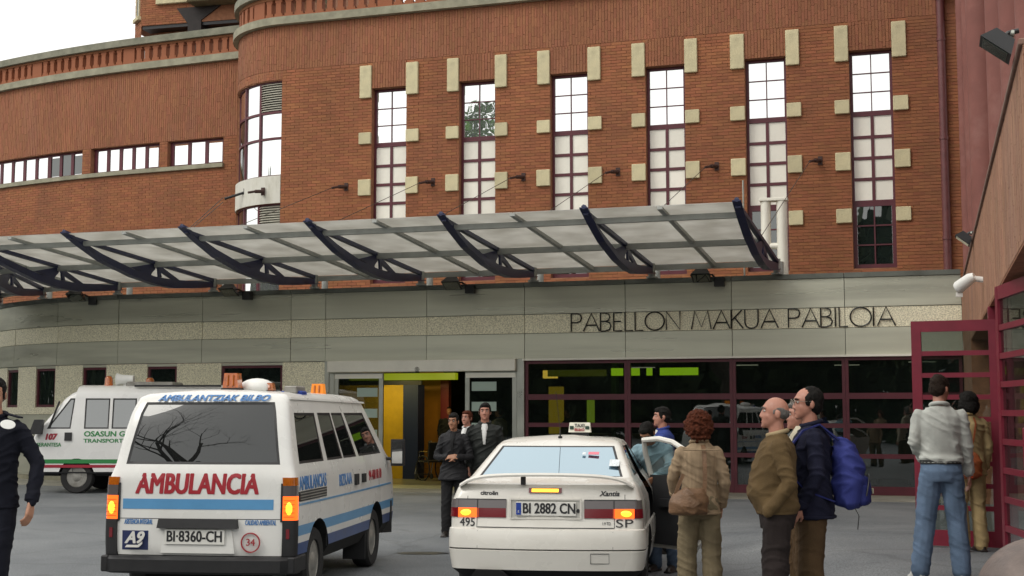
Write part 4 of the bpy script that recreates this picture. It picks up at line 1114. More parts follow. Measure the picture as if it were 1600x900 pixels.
# ------------------------------------------------------------ taxi
def L(z, yr, yf, hw, **k): return dict(z=z, yr=yr, yf=yf, hw=hw, **k)
tl = [L(.22, .14, 4.22, .77, rc=.10, bow=.06), L(.30, .03, 4.36, .845, rc=.11, bow=.07), L(.465, 0, 4.42, .872, rc=.12, bow=.08), L(.470, .010, 4.42, .866, rc=.12, bow=.08), L(.478, .010, 4.42, .866, rc=.12, bow=.08),
      L(.484, 0, 4.42, .873, rc=.12, bow=.08), L(.60, .004, 4.42, .872, rc=.12, bow=.08), L(.645, .02, 4.41, .866, rc=.11, bow=.08), L(.655, .065, 4.40, .850, rc=.08, bow=.06), L(.745, .085, 4.36, .850, rc=.075, bow=.055),
      L(.825, .094, 4.25, .846, rc=.07, bow=.055), L(.90, .105, 3.95, .838, rc=.07, bow=.055), L(.985, .125, 3.42, .805, rc=.07, bow=.06), L(1.03, .15, 3.26, .782, rc=.08, bow=.07), L(1.052, .22, 3.2, .762, rc=.09, bow=.08),
      L(1.065, .40, 3.16, .75, rc=.09, bow=.07), L(1.085, .47, 3.10, .735, rc=.08, bow=.07), L(1.345, 1.16, 2.52, .598, rc=.06, bow=.06), L(1.385, 1.30, 2.42, .565, rc=.06, bow=.05, crown=.012),
      L(1.412, 1.48, 2.3, .49, rc=.06, bow=.04, crown=.018), L(1.424, 1.72, 2.1, .33, rc=.06, bow=.03, crown=.02)]
tb = Body(tl, [-1, -.766, -.443, -.38, -.19, 0, .19, .38, .443, .766, 1], [0, .10, .28, .46, .50, .70, .88, 1], 4)
TM = [TAXIW, UNDER, REARGL, AUTOGL, LIT_TAIL, LAMPSM, LAMPRED, UNDER]
def tpick(a, b, j):
    ka, kb = a[0], b[0]
    if j == 16:
        if ka == 'r' and kb == 'r': return 2
        if ka == 'f' and kb == 'f': return 3
        if ka in 'RL' and kb == ka:
            t = (a[1] + b[1]) / 2
            if ka == 'R' and .28 < t < .5: return 7
            if .10 < t < .46 or .50 < t < .88: return 3
    if ka == 'R' and kb == 'R' and .28 < (a[1] + b[1]) / 2 < .5 and 8 <= j < 17: return 7
    if j in (9, 10) and ka == 'r' and kb == 'r':
        x = abs((a[1] + b[1]) / 2)
        if .766 < x: return 4 if j == 9 else 5
        if .443 < x < .766: return 6 if j == 9 else 5
    if j in (9, 10) and (ka, kb) in (('r', 'rr'), ('rr', 'rr'), ('rl', 'rl'), ('rl', 'r')): return 6 if j == 9 else 5
    if j in (3,): return 1
    if j == 0: return 1
    return 0
taxi = thing('taxi', 'white saloon taxi with lit roof sign bracket, rear spoiler and rear door standing open', 'taxi', (.275, 11.78, 0), R(-8))
taxi['label'] = 'dirty white hatchback taxi with roof sign, seen from behind'
tme = cut(tb.solid(TM, tpick), [((.55, .86, .30), (1.2, .86, .30), .345), ((-1.2, .86, .30), (-.55, .86, .30), .345), ((.55, 3.52, .30), (1.2, 3.52, .30), .345), ((-1.2, 3.52, .30), (-.55, 3.52, .30), .345)])
peel(tme, (0, 1), 'body', taxi, [TAXIW, UNDER], smooth=28)
rg = peel(tme, 2, 'rear_window', taxi, [REARGL, VBLACK], .022, -.004)[0]
peel(tme, 3, 'window', taxi, [AUTOGL, VBLACK], .02, -.004, split=True)
for (i, m_) in ((4, LIT_TAIL), (5, LAMPSM), (6, LAMPRED)): peel(tme, i, 'tail_lamp', taxi, [m_], proud=.010, split=True)
for x in (-1, 1):
    for q0, q1, zz, hh, nm, mm in ((.655, .75, .785, .052, 'lit_bulb', LIT_CORE),):
        q = MB(); q.ell((x * (q0 + q1) / 2, tb.rear(.71, zz) - .010, zz), (.052, .010, .027), 16, 10); q.build(nm, mm, taxi, 60)
    tb.ribbon('lamp_divider', VBLACK, taxi, ((x * .597, .822), (x * .606, .822)), .158, t=.013, n=1)
    tb.ribbon('lamp_border', VBLACK, taxi, ((x * .345, .902), (x * .80, .902)), .007, t=.013, n=6)
    tb.ribbon('panel_gap', VBLACK, taxi, ((x * .602, .70), (x * .607, .70)), .085, t=.0015, n=1)
    tb.ribbon('panel_gap', VBLACK, taxi, ((x * .692, .95), (x * .697, .95)), .09, t=.0015, n=1)
    tb.ribbon('panel_gap', VBLACK, taxi, ((x * .592, .56), (x * .595, .56)), .15, t=.0012, n=1)
tb.ribbon('tailgate_gap', VBLACK, taxi, ((-.60, .661), (.60, .661)), .008, t=.0015)
# plate in its recess
q = MB(); q.box(-.295, .305, -.004, .002, .745, .90); rp = q.build('plate_recess', mat('recess_paint', (.50, .49, .45), .4, var=.06), taxi, None, (0, .092, 0)); rp.rotation_euler = (0, 0, 0)
for (a, b, c, d) in ((-.305, .315, .900, .912), (-.305, .315, .735, .745)): q = MB(); q.box(a, b, -.014, .02, c, d); q.build('recess_lip', TAXIW, taxi, None, (0, .092, 0))
for (a, b) in ((-.312, -.296), (.306, .322)): q = MB(); q.box(a, b, -.014, .02, .745, .90); q.build('recess_lip', TAXIW, taxi, None, (0, .092, 0))
pl = bp('number_plate', taxi, -.255, .275, .074, .082, .765, .885, PLATEW, .003)
bp('country_band', pl, -.262, -.218, -.0075, -.0045, -.052, .052, EUBLUE)
text('plate_text', 'BI 2882 CN', INKBLK, pl, (.028, -.006, 0), .125, bold=.003, width=.455)
text('country_letter', 'E', PLATEW, pl, (-.24, -.0085, -.025), .03)
q = MB(); q.lathe([(.001, -.012), (.016, -.01), (.017, 0)], 12, 0, Matrix.Rotation(R(90), 4, 'X')); q.build('lock', INKBLK, taxi, 40, (.292, .082, .81))
tb.rtext('fleet_number', '495', INKBLK, taxi, -.69, .700, .105, .135, .001)
tb.rtext('service_plate_letters', 'SP', INKBLK, taxi, .69, .700, .10, .15)
tb.rtext('maker_script', 'citroën', INKBLK, taxi, -.50, .955, .05, .155, .002)
tb.rtext('model_script', 'Xantia', INKBLK, taxi, .56, .955, .06, .17, .002, .3)
tb.rtext('engine_badge', '1.9 TD', INKBLK, taxi, .535, .70, .035, .07)
bl_ = tb.ribbon('brake_light', LAMPRED, taxi, ((-.145, .983), (.145, .983)), .042, t=.016)
tb.ribbon('lit_strip', LIT_CORE, taxi, ((-.118, .983), (.118, .983)), .028, t=.019)
# spoiler arching over the tailgate edge
q = MB(); v = []; n = 22
for i in range(n + 1):
    u = -1 + 2 * i / n; x = .772 * u; e = abs(u) ** 7
    zc = 1.118 - .03 * u * u - .075 * e; y = .045 + .075 * u * u + .05 * e
    for (dy, dz) in ((-.012, -.012), (-.016, .004), (.0, .020), (.08, .012), (.10, -.004), (.05, -.016)): v.append((x, y + dy, zc + dz))
f = [tuple(range(6)), tuple(range(6 * n, 6 * n + 6))[::-1]]
for i in range(n):
    for k in range(6): f.append((i * 6 + k, (i + 1) * 6 + k, (i + 1) * 6 + (k + 1) % 6, i * 6 + (k + 1) % 6))
q.add(v, f); q.build('spoiler', TAXIW, taxi, 50)
bp('spoiler_foot', taxi, -.215, -.175, .10, .16, 1.03, 1.10, VBLACK, .004)
# roof sign, antenna
sg_ = link('roof_sign', None, taxi, (.12, 2.22, 1.44))
MB().hexa([(-.115, -.06, .02), (.115, -.06, .02), (.115, .06, .02), (-.115, .06, .02)], [(-.105, -.035, .12), (.105, -.035, .12), (.105, .035, .12), (-.105, .035, .12)]).build('sign_box', mat('sign_cream', (.74, .72, .60), .4, var=.04), sg_)
MB().box(-.09, .09, -.04, .04, -.03, .02).build('sign_foot', VBLACK, sg_)
text('sign_word', 'TAXI', INKBLK, sg_, (0, -.0515, .088), .05, (R(76), 0, 0), bold=.001, width=.10); text('sign_word', 'BILBAO', INKRED, sg_, (0, -.062, .046), .04, (R(76), 0, 0), bold=.001, width=.10)
for x in (-.08, .08): bp('sign_lens', sg_, x - .02, x + .02, -.062, -.05, .05, .085, mat('green_lens', (.03, .06, .045), .3), .003)
q = MB(); q.tube([(0, 1.40, 1.41), (0, 1.40, 1.435)], .02, 10); q.tube([(0, 1.40, 1.43), (0, 1.40, 1.50)], .007, 6); q.tube([(0, 1.40, 1.49), (-.03, 1.30, 1.86)], .0028, 5); q.build('antenna', VBLACK, taxi, 40)
# exhaust, tow cover, window sticker, wheels, cabin
q = MB(); q.tube([(-.47, .06, .235), (-.47, .5, .235)], .035, 12); q.build('exhaust', mat('sooty_steel', (.06, .055, .05), .6, .5), taxi, 40)
q = MB(); q.hexa([(-.66, .035, .222), (-.30, .035, .222), (-.30, .3, .222), (-.66, .3, .222)], [(-.60, .012, .30), (-.38, .012, .30), (-.38, .3, .30), (-.60, .3, .30)]); q.build('exhaust_recess', UNDER, taxi)
for (a, b, c, d) in ((.40, .56, .445, .450), (.40, .56, .36, .364)): tb.ribbon('tow_cover', VBLACK, taxi, ((a, (c + d) / 2), (b, (c + d) / 2)), .004, t=.0015, n=4)
for x in (.40, .558): tb.ribbon('tow_cover', VBLACK, taxi, ((x, .404), (x + .003, .404)), .085, t=.0015, n=1)
for (x, dy, w_, h_, m_) in ((.565, .20, .09, .10, mat('sticker', (.70, .74, .76), .6, var=.2, vscale=40)), (.36, .46, .10, .04, mat('pink_sticker', (.75, .2, .26), .6)), (.27, .46, .03, .035, MATS['sticker'])):
    z0 = 1.085 + .26 * dy / .69; X_ = Matrix.Translation((x, tb.rear(x, z0) - .004, z0 + .012)) @ Matrix.Rotation(math.atan2(.26, .69) - R(0), 4, 'X')
    q = MB(); q.box(-w_ / 2, w_ / 2, 0, h_ / .36 * .55, 0, .003, 0, X_); q.build('window_sticker', m_, rg)
q = MB(); q.box(-.62, .62, .95, 3.0, .25, .3); q.box(-.60, .60, 1.0, 1.16, .3, 1.05); q.box(-.6, -.08, 1.95, 2.1, .3, 1.1); q.box(.08, .6, 1.95, 2.1, .3, 1.1); q.box(-.6, .6, 1.16, 1.6, .3, .55); q.box(-.73, -.70, .9, 3.1, .3, 1.02)
q.build('seats', CABIN, taxi)
for x in (-1, 1):
    wheel(taxi, x * .76, .86, .30, .30, .185, x); wheel(taxi, x * .76, 3.52, .30, .30, .185, x)
    q = MB(); q.hexa([(x * .80, 2.85, 1.06), (x * .95, 2.87, 1.06), (x * .95, 2.95, 1.06), (x * .80, 2.95, 1.06)], [(x * .80, 2.85, 1.17), (x * .94, 2.87, 1.17), (x * .94, 2.95, 1.17), (x * .80, 2.95, 1.17)]); q.build('mirror', VBLACK, taxi)
# open rear door, hinged on the middle pillar
dr = link('rear_door', None, taxi, (.855, 2.28, 0), (0, 0, R(44)))
q = MB()
P2 = [(0, .30), (-.62, .30), (-.86, .52), (-.98, .72), (-1.02, 1.02), (0, 1.02)]
q.prism(P2, lambda a, b, c: (c, a, b), -.02, .035); q.build('door_panel', TAXIW, dr)
q = MB(); q.prism([(-.03, .34), (-.60, .34), (-.82, .54), (-.93, .74), (-.97, 1.03), (-.03, 1.03)], lambda a, b, c: (c, a, b), -.055, -.021)
q.box(-.10, -.056, -.8, -.2, .72, .80); q.build('door_trim', CABIN, dr)
q = MB(); fr_ = [(-.01 - .42 * (z - 1.02), y, z) for y, z in ((0, 1.02), (-.02, 1.25), (-.06, 1.385), (-.30, 1.40), (-.48, 1.37), (-.80, 1.20), (-1.0, 1.03))]
q.tube(fr_, .028, 8); q.build('window_frame', TAXIW, dr, 40)
q = MB(); c_ = (-.07, -.42, 1.02); q.add([p for p in fr_] , [tuple(range(len(fr_)))]); q.build('door_glass', glass('clear_car_glass', (.02, .02, .02), .06, .01, through=.85), dr)

# ------------------------------------------------------------ ambulance in front, seen from behind
al = [L(.30, .16, 4.22, .76, rc=.10), L(.43, .085, 4.32, .845, rc=.05, bow=.03), L(.53, .08, 4.36, .848, rc=.05, bow=.03), L(.59, .08, 4.36, .85, rc=.05, bow=.03), L(.68, .08, 4.36, .85, rc=.05, bow=.03),
      L(.735, .082, 4.35, .85, rc=.05, bow=.03), L(.83, .085, 4.33, .85, rc=.05, bow=.03), L(.94, .088, 4.30, .85, rc=.05, bow=.03), L(1.03, .09, 4.26, .848, rc=.05, bow=.03), L(1.10, .094, 4.22, .842, rc=.05, bow=.03), L(1.155, .105, 4.16, .828, rc=.06, bow=.035),
      L(1.21, .124, 4.08, .812, rc=.06, bow=.035), L(1.36, .151, 3.88, .785, rc=.06, bow=.036), L(1.51, .191, 3.67, .757, rc=.06, bow=.036), L(1.66, .242, 3.46, .728, rc=.06, bow=.036), L(1.755, .285, 3.34, .706, rc=.07, bow=.045), L(1.80, .31, 3.26, .685, rc=.07, bow=.05), L(1.83, .36, 3.16, .645, rc=.08, bow=.06, crown=.012), L(1.85, .50, 2.98, .54, rc=.09, bow=.06, crown=.02), L(1.866, .85, 2.6, .34, rc=.1, bow=.05, crown=.012)]
ab = Body(al, [-1, -.93, -.8, -.6, -.4, -.2, 0, .2, .4, .6, .8, .93, 1], [0, .035, .25, .285, .44, .455, .60, .632, .93, 1], 4)
AM = [AMBW, UNDER, AUTOGL, LBLUE, DBLUE, VBLACK, LAMPAMB, LAMPSM, LIT_TAIL]
def apick(a, b, j):
    ka, kb = a[0], b[0]
    side = ka in ('R', 'L', 'fr', 'fl') or kb in ('R', 'L')
    if j == 0: return 1
    if ka == 'r' and kb == 'r' and j in (11, 12, 13, 14) and max(abs(a[1]), abs(b[1])) <= .93: return 2
    if ka == 'f' and kb == 'f' and j in (10, 11, 12, 13, 14): return 2
    if ka in 'RL' and kb == ka and j in (11, 12, 13):
        t = (a[1] + b[1]) / 2
        if .035 < t < .25 or .285 < t < .44 or .455 < t < .60 or .632 < t < .93: return 2
    cor = (ka, kb) in (('rr', 'rr'), ('rl', 'rl'), ('r', 'rr'), ('rr', 'R'), ('rl', 'r'), ('L', 'rl'))
    lampcol = cor or (ka == kb == 'r' and min(abs(a[1]), abs(b[1])) >= .92)
    if lampcol:
        if j in (5, 6): return 8 if j == 5 or True and j == 6 and False else (8 if j == 5 else 8 if j == 6 and False else 7 if j == 6 and False else 8)
        if j == 7: return 7
        if j == 8: return 6
        if j in (1, 2, 3, 4): return 5
    if side and j in (1,): return 4
    if side and j == 3: return 3
    return 0
amb = thing('ambulance', 'white and blue ambulance van with AMBULANCIA in red across its tailgate', 'ambulance', (-2.73, 11.72, 0), R(-7))
def arch(y, r=.37): return [((.5, y, .33), (1.2, y, .33), r), ((-1.2, y, .33), (-.5, y, .33), r)]
ame = cut(ab.solid(AM, apick), arch(.86) + arch(3.24))
peel(ame, (0, 1), 'body', amb, [AMBW, UNDER], smooth=30)
peel(ame, 3, 'light_blue_band', amb, [LBLUE], split=True); peel(ame, 4, 'deep_blue_skirt', amb, [DBLUE], split=True)
peel(ame, 5, 'corner_guard', amb, [VBLACK], proud=.02, split=True)
peel(ame, 2, 'window', amb, [AUTOGL, VBLACK], .024, -.006, split=True)
for (i, m_) in ((6, LAMPAMB), (7, LAMPSM), (8, LIT_TAIL)): peel(ame, i, 'tail_lamp', amb, [m_], proud=.016, split=True)
for x in (-1, 1):
    q = MB(); q.ell((x * .80, ab.rear(.79, .835) - .016, .835), (.030, .012, .055), 16, 10); q.build('lit_bulb', LIT_CORE, amb, 60)
    for zz in (.765, .80, .835, .87, .905): ab.ribbon('lens_rib', LAMPRED, amb, ((x * .755, zz), (x * .845, zz)), .004, t=.024, n=2)
    ab.ribbon('red_reflector', LAMPRED, amb, ((x * .78, .62), (x * .81, .62)), .085, t=.026, n=2)
    ab.ribbon('lamp_surround', VBLACK, amb, ((x * .725, .885), (x * .742, .885)), .33, t=.012, n=2); 
# bumper
q = MB(); v = []; n = 16
for i in range(n + 1):
    u = -1 + 2 * i / n; x = .865 * u; y = -.02 + .05 * u * u + (.10 * max(0, abs(u) - .93) / .07)
    for (dy, dz) in ((0, .28), (-.02, .30), (-.02, .40), (.02, .425), (.12, .425), (.12, .28)): v.append((x, y + dy, dz))
f = [tuple(range(6)), tuple(range(6 * n, 6 * n + 6))[::-1]] + [(i * 6 + k, (i + 1) * 6 + k, (i + 1) * 6 + (k + 1) % 6, i * 6 + (k + 1) % 6) for i in range(n) for k in range(6)]
q.add(v, f); q.build('bumper', VBLACK, amb, 40)
for x in (-1, 1): bp('bumper_side', amb, min(x * .80, x * .868), max(x * .80, x * .868), .05, .42, .285, .424, VBLACK, .01)
# tailgate furniture and lettering
ab.ribbon('blue_stripe', LBLUE, amb, ((-.70, .868), (.66, .868)), .088)
ab.ribbon('tailgate_gap', VBLACK, amb, ((-.74, .742), (.74, .742)), .006, t=.001)
q = MB(); q.hexa([(-.36, .03, .665), (.36, .03, .665), (.36, .09, .665), (-.36, .09, .665)], [(-.35, .045, .745), (.35, .045, .745), (.35, .09, .745), (-.35, .09, .745)]); q.build('tailgate_handle', VBLACK, amb)
q = MB(); q.lathe([(.001, -.012), (.014, -.01), (.016, 0)], 12, 0, Matrix.Rotation(R(90), 4, 'X')); q.build('lock', VBLACK, amb, 40, (-.02, .088, .79))
ab.rtext('ambulance_word', 'AMBULANCIA', INKRED, amb, -.03, 1.035, .245, 1.10, .009, .10)
ab.rtext('roof_word', 'AMBULANTZIAK BILBO', INKBLU, amb, .03, 1.79, .075, 1.02, .004, .25, .016)
ab.rtext('service_word', 'ASISTENCIA INTEGRAL', INKBLU, amb, -.55, .712, .06, .26, .001, .2); ab.rtext('service_word', 'CALIDAD AMBIENTAL', INKBLU, amb, .55, .712, .06, .27, .001, .2)
q = MB(); q.hexa([(-.33, .062, .45), (.33, .062, .45), (.33, .09, .45), (-.33, .09, .45)], [(-.30, .074, .66), (.30, .074, .66), (.30, .09, .66), (-.30, .09, .66)]); q.build('plate_panel', AMBW, amb)
pa_ = bp('number_plate', amb, -.295, .245, .052, .060, .525, .655, PLATEW, .003)
text('plate_text', 'BI·8360-CH', INKBLK, pa_, (0, -.0055, 0), .13, bold=.003, width=.49)
lg = ab.ribbon('emblem', mat('emblem_navy', (.02, .03, .10), .4), amb, ((-.695, .555), (-.455, .555)), .165, t=.004)
lt = text('emblem_letters', 'A9', PLATEW, amb, (-.575, .066, .575), .14, bold=.006, width=.17, shear=.3)
q = MB(); q.prism([(-.655, .495), (-.53, .495), (-.50, .525), (-.50, .545), (-.54, .515), (-.64, .515)], lambda a, b, c: (a, c, b), .064, .076); q.build('emblem_swoosh', PLATEW, amb)
q = MB(); 
for i in range(32):
    a0, a1 = 2 * math.pi * i / 32, 2 * math.pi * (i + 1) / 32
    q.add([(.47 + r_ * math.cos(a), y_, .545 + r_ * math.sin(a)) for y_ in (.07, .08) for a in (a0, a1) for r_ in (.076, .086)], [(0, 1, 3, 2), (4, 6, 7, 5), (0, 4, 5, 1), (2, 3, 7, 6), (0, 2, 6, 4), (1, 5, 7, 3)])
q.build('number_ring', INKRED, amb); text('number_text', '34', INKRED, amb, (.47, .072, .545), .085, bold=.001)
for x in (-.74, .74): ab.ribbon('tailgate_gap', VBLACK, amb, ((x, .585), (x + .005, .585)), .31, t=.001, n=1)
# side furniture and lettering
for sg in (1, -1):
    ab.ribbon('thin_blue_line', LBLUE, amb, ((.16, .86), (4.0, .86)), .018, 's', sg=sg, n=16)
    for y in (1.16, 2.42, 3.72): ab.ribbon('door_gap', VBLACK, amb, ((y, .75), (y + .007, .75)), .66, 's', .001, sg, 1)
    ab.ribbon('door_handle', VBLACK, amb, ((2.18, .985), (2.30, .985)), .11, 's', .025, sg, 2); ab.ribbon('door_handle', VBLACK, amb, ((2.50, .985), (2.62, .985)), .09, 's', .025, sg, 2)
    ab.ribbon('side_vent', VBLACK, amb, ((.22, .93), (1.10, .93)), .085, 's', .006, sg, 6)
    for z in (.905, .93, .955): ab.ribbon('vent_slat', HUBM, amb, ((.24, z), (1.08, z)), .008, 's', .012, sg, 6)
    ab.stext('side_word', 'AMBULANCIAS', INKBLU, amb, .67, 1.035, .17, .86, .003, sg); ab.stext('side_word', 'BIZKAIA', INKBLU, amb, 1.82, 1.00, .16, .50, .003, sg); ab.stext('phone_number', '94 410 10 10', INKRED, amb, 3.15, .99, .15, .62, .002, sg)
    q = MB(); q.hexa([(sg * .90, 3.78, 1.06), (sg * 1.05, 3.80, 1.06), (sg * 1.05, 3.86, 1.06), (sg * .90, 3.86, 1.06)], [(sg * .90, 3.78, 1.36), (sg * 1.05, 3.80, 1.36), (sg * 1.05, 3.86, 1.36), (sg * .90, 3.86, 1.36)]); q.tube([(sg * .80, 3.85, 1.14), (sg * .95, 3.83, 1.14)], .02, 6)
    mi_ = q.build('mirror', VBLACK, amb); bp('mirror_glass', mi_, min(sg * .915, sg * 1.035), max(sg * .915, sg * 1.035), 3.772, 3.781, 1.09, 1.33, glass('mirror_glass', (.3, .3, .3), .85, .01), rot=(0, 0, R(-4)))
    q = MB(); v = []
    wheel(amb, sg * .735, .86, .31, .31, .19, sg); wheel(amb, sg * .735, 3.24, .31, .31, .19, sg)
    ab.ribbon('drip_rail', AMBW, amb, ((.42, 1.79), (3.2, 1.77)), .02, 's', .018, sg, 12)
    q = MB(); q.hexa([(sg * .87, 4.0, .30), (sg * .60, 4.36, .30), (sg * .5, 4.2, .30), (sg * .78, 3.9, .3)], [(sg * .87, 4.0, .66), (sg * .60, 4.40, .66), (sg * .5, 4.2, .66), (sg * .78, 3.9, .66)]); q.build('front_bumper', VBLACK, amb)
bp('mud_flap', amb, .60, .84, 2.80, 2.82, .12, .42, VBLACK)
q = MB(); q.tube([(.42, .02, .24), (.42, .5, .26)], .028, 10); q.build('exhaust', MATS['sooty_steel'], amb, 40)
bp('underbody_box', amb, -.5, .5, .25, 3.9, .2, .33, UNDER)
for sg in (-1, 1): q = MB(); q.tube([(sg * .5, .86, .26), (sg * .1, .86, .26)], .05, 8); q.build('axle', UNDER, amb)
# roof beacons
def beacon(par, x, y, z, w, d, h, m, base=True):
    q = MB(); q.hexa([(x - w / 2, y - d / 2, z), (x + w / 2, y - d / 2, z), (x + w / 2, y + d / 2, z), (x - w / 2, y + d / 2, z)],
                     [(x - w / 2 + .012, y - d / 2 + .012, z + h), (x + w / 2 - .012, y - d / 2 + .012, z + h), (x + w / 2 - .012, y + d / 2 - .012, z + h), (x - w / 2 + .012, y + d / 2 - .012, z + h)])
    o = q.build('beacon', m, par)
    if base: bp('beacon_base', o, x - w / 2 - .01, x + w / 2 + .01, y - d / 2 - .01, y + d / 2 + .01, z - .06, z - .001, VBLACK)
    for dx in (-.025, .025): MB().tube([(x + dx, y - d / 2 - .004, z + .02), (x + dx, y - d / 2 + .008, z + h - .02)], .012, 6).build('beacon_rib', LAMPAMB, o)
    return o
beacon(amb, .10, .62, 1.885, .145, .14, .135, BEACON)
q = MB(); q.ell((.26, .85, 1.89), (.16, .2, .09), 18, 10); q.build('roof_vent_dome', WHITE, amb, 60)
beacon(amb, .38, .80, 1.865, .12, .1, .07, LAMPAMB); bp('roof_vent', amb, .50, .62, .9, 1.2, 1.84, 1.91, HUBM, .01)
beacon(amb, .30, 2.85, 1.855, .14, .13, .115, LIT_BEAC); bp('blue_lamp', amb, .45, .66, .95, 1.12, 1.81, 1.865, EUBLUE, .01)

# ------------------------------------------------------------ white minibus behind, side on
vl = [L(.36, .10, 4.60, .86, rc=.1), L(.42, .05, 4.74, .945, rc=.08), L(.66, .03, 4.82, .955, rc=.08), L(.95, .03, 4.82, .957, rc=.08), L(1.10, .035, 4.80, .955, rc=.08), L(1.20, .04, 4.75, .95, rc=.08), L(1.33, .05, 4.66, .94, rc=.08), L(1.96, .09, 4.16, .87, rc=.08),
      L(2.06, .11, 4.04, .85, rc=.09), L(2.14, .15, 3.88, .80, rc=.1), L(2.20, .26, 3.62, .70, rc=.1), L(2.24, .5, 3.2, .45, rc=.1)]
vb = Body(vl, [-1, -.5, 0, .5, 1], [0, .06, .30, .34, .50, .543, .655, .668, .784, .829, .850, .985, 1], 4, (.11, 4.55, .06, .829))
VM = [VANW, UNDER, AUTOGL]
def vpick(a, b, j):
    if j == 0: return 1
    ka, kb = a[0], b[0]
    if ka in 'RL' and ka == kb and j == 6:
        t = (a[1] + b[1]) / 2
        if .06 < t < .30 or .34 < t < .50 or .543 < t < .655 or .668 < t < .784 or .850 < t < .985: return 2
    if ka == 'f' and kb == 'f' and j in (5, 6): return 2
    if ka == 'r' and kb == 'r' and j == 6: return 2
    return 0
van = thing('minibus', 'white minibus with green and red stripes parked side on behind the ambulance', 'minibus', (-5.28, 28.95, 0), R(90))
vme = cut(vb.solid(VM, vpick), [((.5, .85, .34), (1.3, .85, .34), .38), ((-1.3, .85, .34), (-.5, .85, .34), .38), ((.5, 3.72, .34), (1.3, 3.72, .34), .38), ((-1.3, 3.72, .34), (-.5, 3.72, .34), .38)])
peel(vme, (0, 1), 'body', van, [VANW, UNDER], smooth=30); peel(vme, 2, 'window', van, [glass('minibus_glass', (.05, .055, .055), .16, .01), VBLACK], .03, -.006, split=True)
INKR2 = mat('stripe_red', (.34, .02, .04), .45)
q = MB(); q.tube([(vb.side(4.32, 1.345, -1) - .012, 4.32, 1.345), (vb.side(4.14, 1.90, -1) - .012, 4.13, 1.90)], .02, 6); q.build('quarter_light_bar', VBLACK, van)
vb.ribbon('green_stripe', INKGRN, van, ((.3, .66), (4.45, .66)), .085, 's', sg=-1, n=16); vb.ribbon('red_stripe', INKR2, van, ((.3, .56), (4.45, .56)), .06, 's', sg=-1, n=16)
vb.ribbon('side_moulding', VBLACK, van, ((.3, .43), (4.4, .43)), .03, 's', .012, -1, 12)
for y in (2.40, 3.79): vb.ribbon('door_gap', VBLACK, van, ((y, 1.2), (y + .012, 1.2)), 1.5, 's', .001, -1, 1)
vb.ribbon('door_handle', VBLACK, van, ((3.83, 1.17), (3.98, 1.17)), .17, 's', .02, -1, 2)
vb.stext('side_word', 'OSASUN GARRAIOA', INKGRN, van, 2.78, 1.22, .15, 1.6, .006, -1); vb.stext('side_word', 'TRANSPORTE SANITARIO', INKGRN, van, 2.75, 1.08, .11, 1.66, .004, -1)
vb.stext('door_word', 'SERANTESA', INKGRN, van, 4.30, 1.00, .11, .50, .003, -1); vb.stext('door_number', '107', INKR2, van, 4.28, 1.16, .17, .23, .012, -1, .2)
for x in (-1, 1): wheel(van, x * .84, .85, .34, .34, .2, x); wheel(van, x * .84, 3.72, .34, .34, .2, x)
q = MB(); q.hexa([(-.96, 4.44, 1.22), (-1.16, 4.42, 1.22), (-1.16, 4.66, 1.22), (-.96, 4.64, 1.22)], [(-.96, 4.40, 1.52), (-1.14, 4.38, 1.52), (-1.14, 4.56, 1.52), (-.96, 4.56, 1.52)]); q.build('mirror', VBLACK, van)
q = MB(); q.lathe([(.10, 2.16), (.10, 2.24), (.085, 2.26), (.08, 2.38), (.05, 2.43), (.001, 2.44)], 14); o = q.build('beacon', BEACON, van, 40, (-.45, 3.25, 0))
q = MB(); q.tube([(-.45, 2.72, 2.36), (-.45, 3.0, 2.36), (-.45, 3.08, 2.36)], [.09, .11, .14], 12); q.tube([(-.45, 2.9, 2.15), (-.45, 2.9, 2.36)], .04, 8); q.build('siren_horn', WHITE, van, 40)
q = MB(); q.lathe([(.09, 2.2), (.09, 2.36), (.06, 2.40), (.001, 2.41)], 14); q.build('beacon', LAMPAMB, van, 40, (-.2, 2.45, 0))
bp('roof_unit', van, -.6, .3, 1.85, 2.85, 2.18, 2.31, HUBM, .03)
bp('roof_rail', van, -.83, -.78, .8, 2.6, 2.2, 2.24, VBLACK)
# ============================================================ people
SKIN = mat('skin', (.42, .21, .13), .5, var=.10, vscale=14, bump=.05, bscale=90)
SKINR = mat('ruddy_skin', (.42, .195, .135), .45, var=.10, vscale=12, bump=.05, bscale=90)
SKIND = mat('tan_skin', (.34, .16, .09), .5, var=.10, vscale=14)
def cloth(name, c, var=.16, vs=7, bump=.35, bs=160, rough=.9, **k): return mat(name, c, rough, var=var, vscale=vs, bump=bump, bscale=bs, spec=.2, **k)
HAIRB = mat('black_hair', (.009, .008, .007), .75, spec=.15, var=.3, vscale=40, bump=.5, bscale=90, stretch=(1, 1, .3)); HAIRG = mat('grey_hair', (.13, .12, .11), .8, spec=.15, var=.35, vscale=50, bump=.5, bscale=90, stretch=(1, 1, .3))
HAIRR = mat('auburn_hair', (.075, .020, .009), .75, spec=.15, var=.4, vscale=40, bump=.6, bscale=80); HAIRD = mat('dark_brown_hair', (.022, .014, .010), .75, spec=.15, var=.3, vscale=40, bump=.5, bscale=90)
EYEW = mat('eye_white', (.55, .52, .48), .3); EYED = mat('eye_dark', (.01, .008, .007), .2); LIP = mat('lips', (.30, .09, .07), .5)
SHOE = mat('dark_shoe', (.02, .016, .013), .4, var=.2); SHOEW = mat('white_trainer', (.55, .55, .52), .6, var=.15)

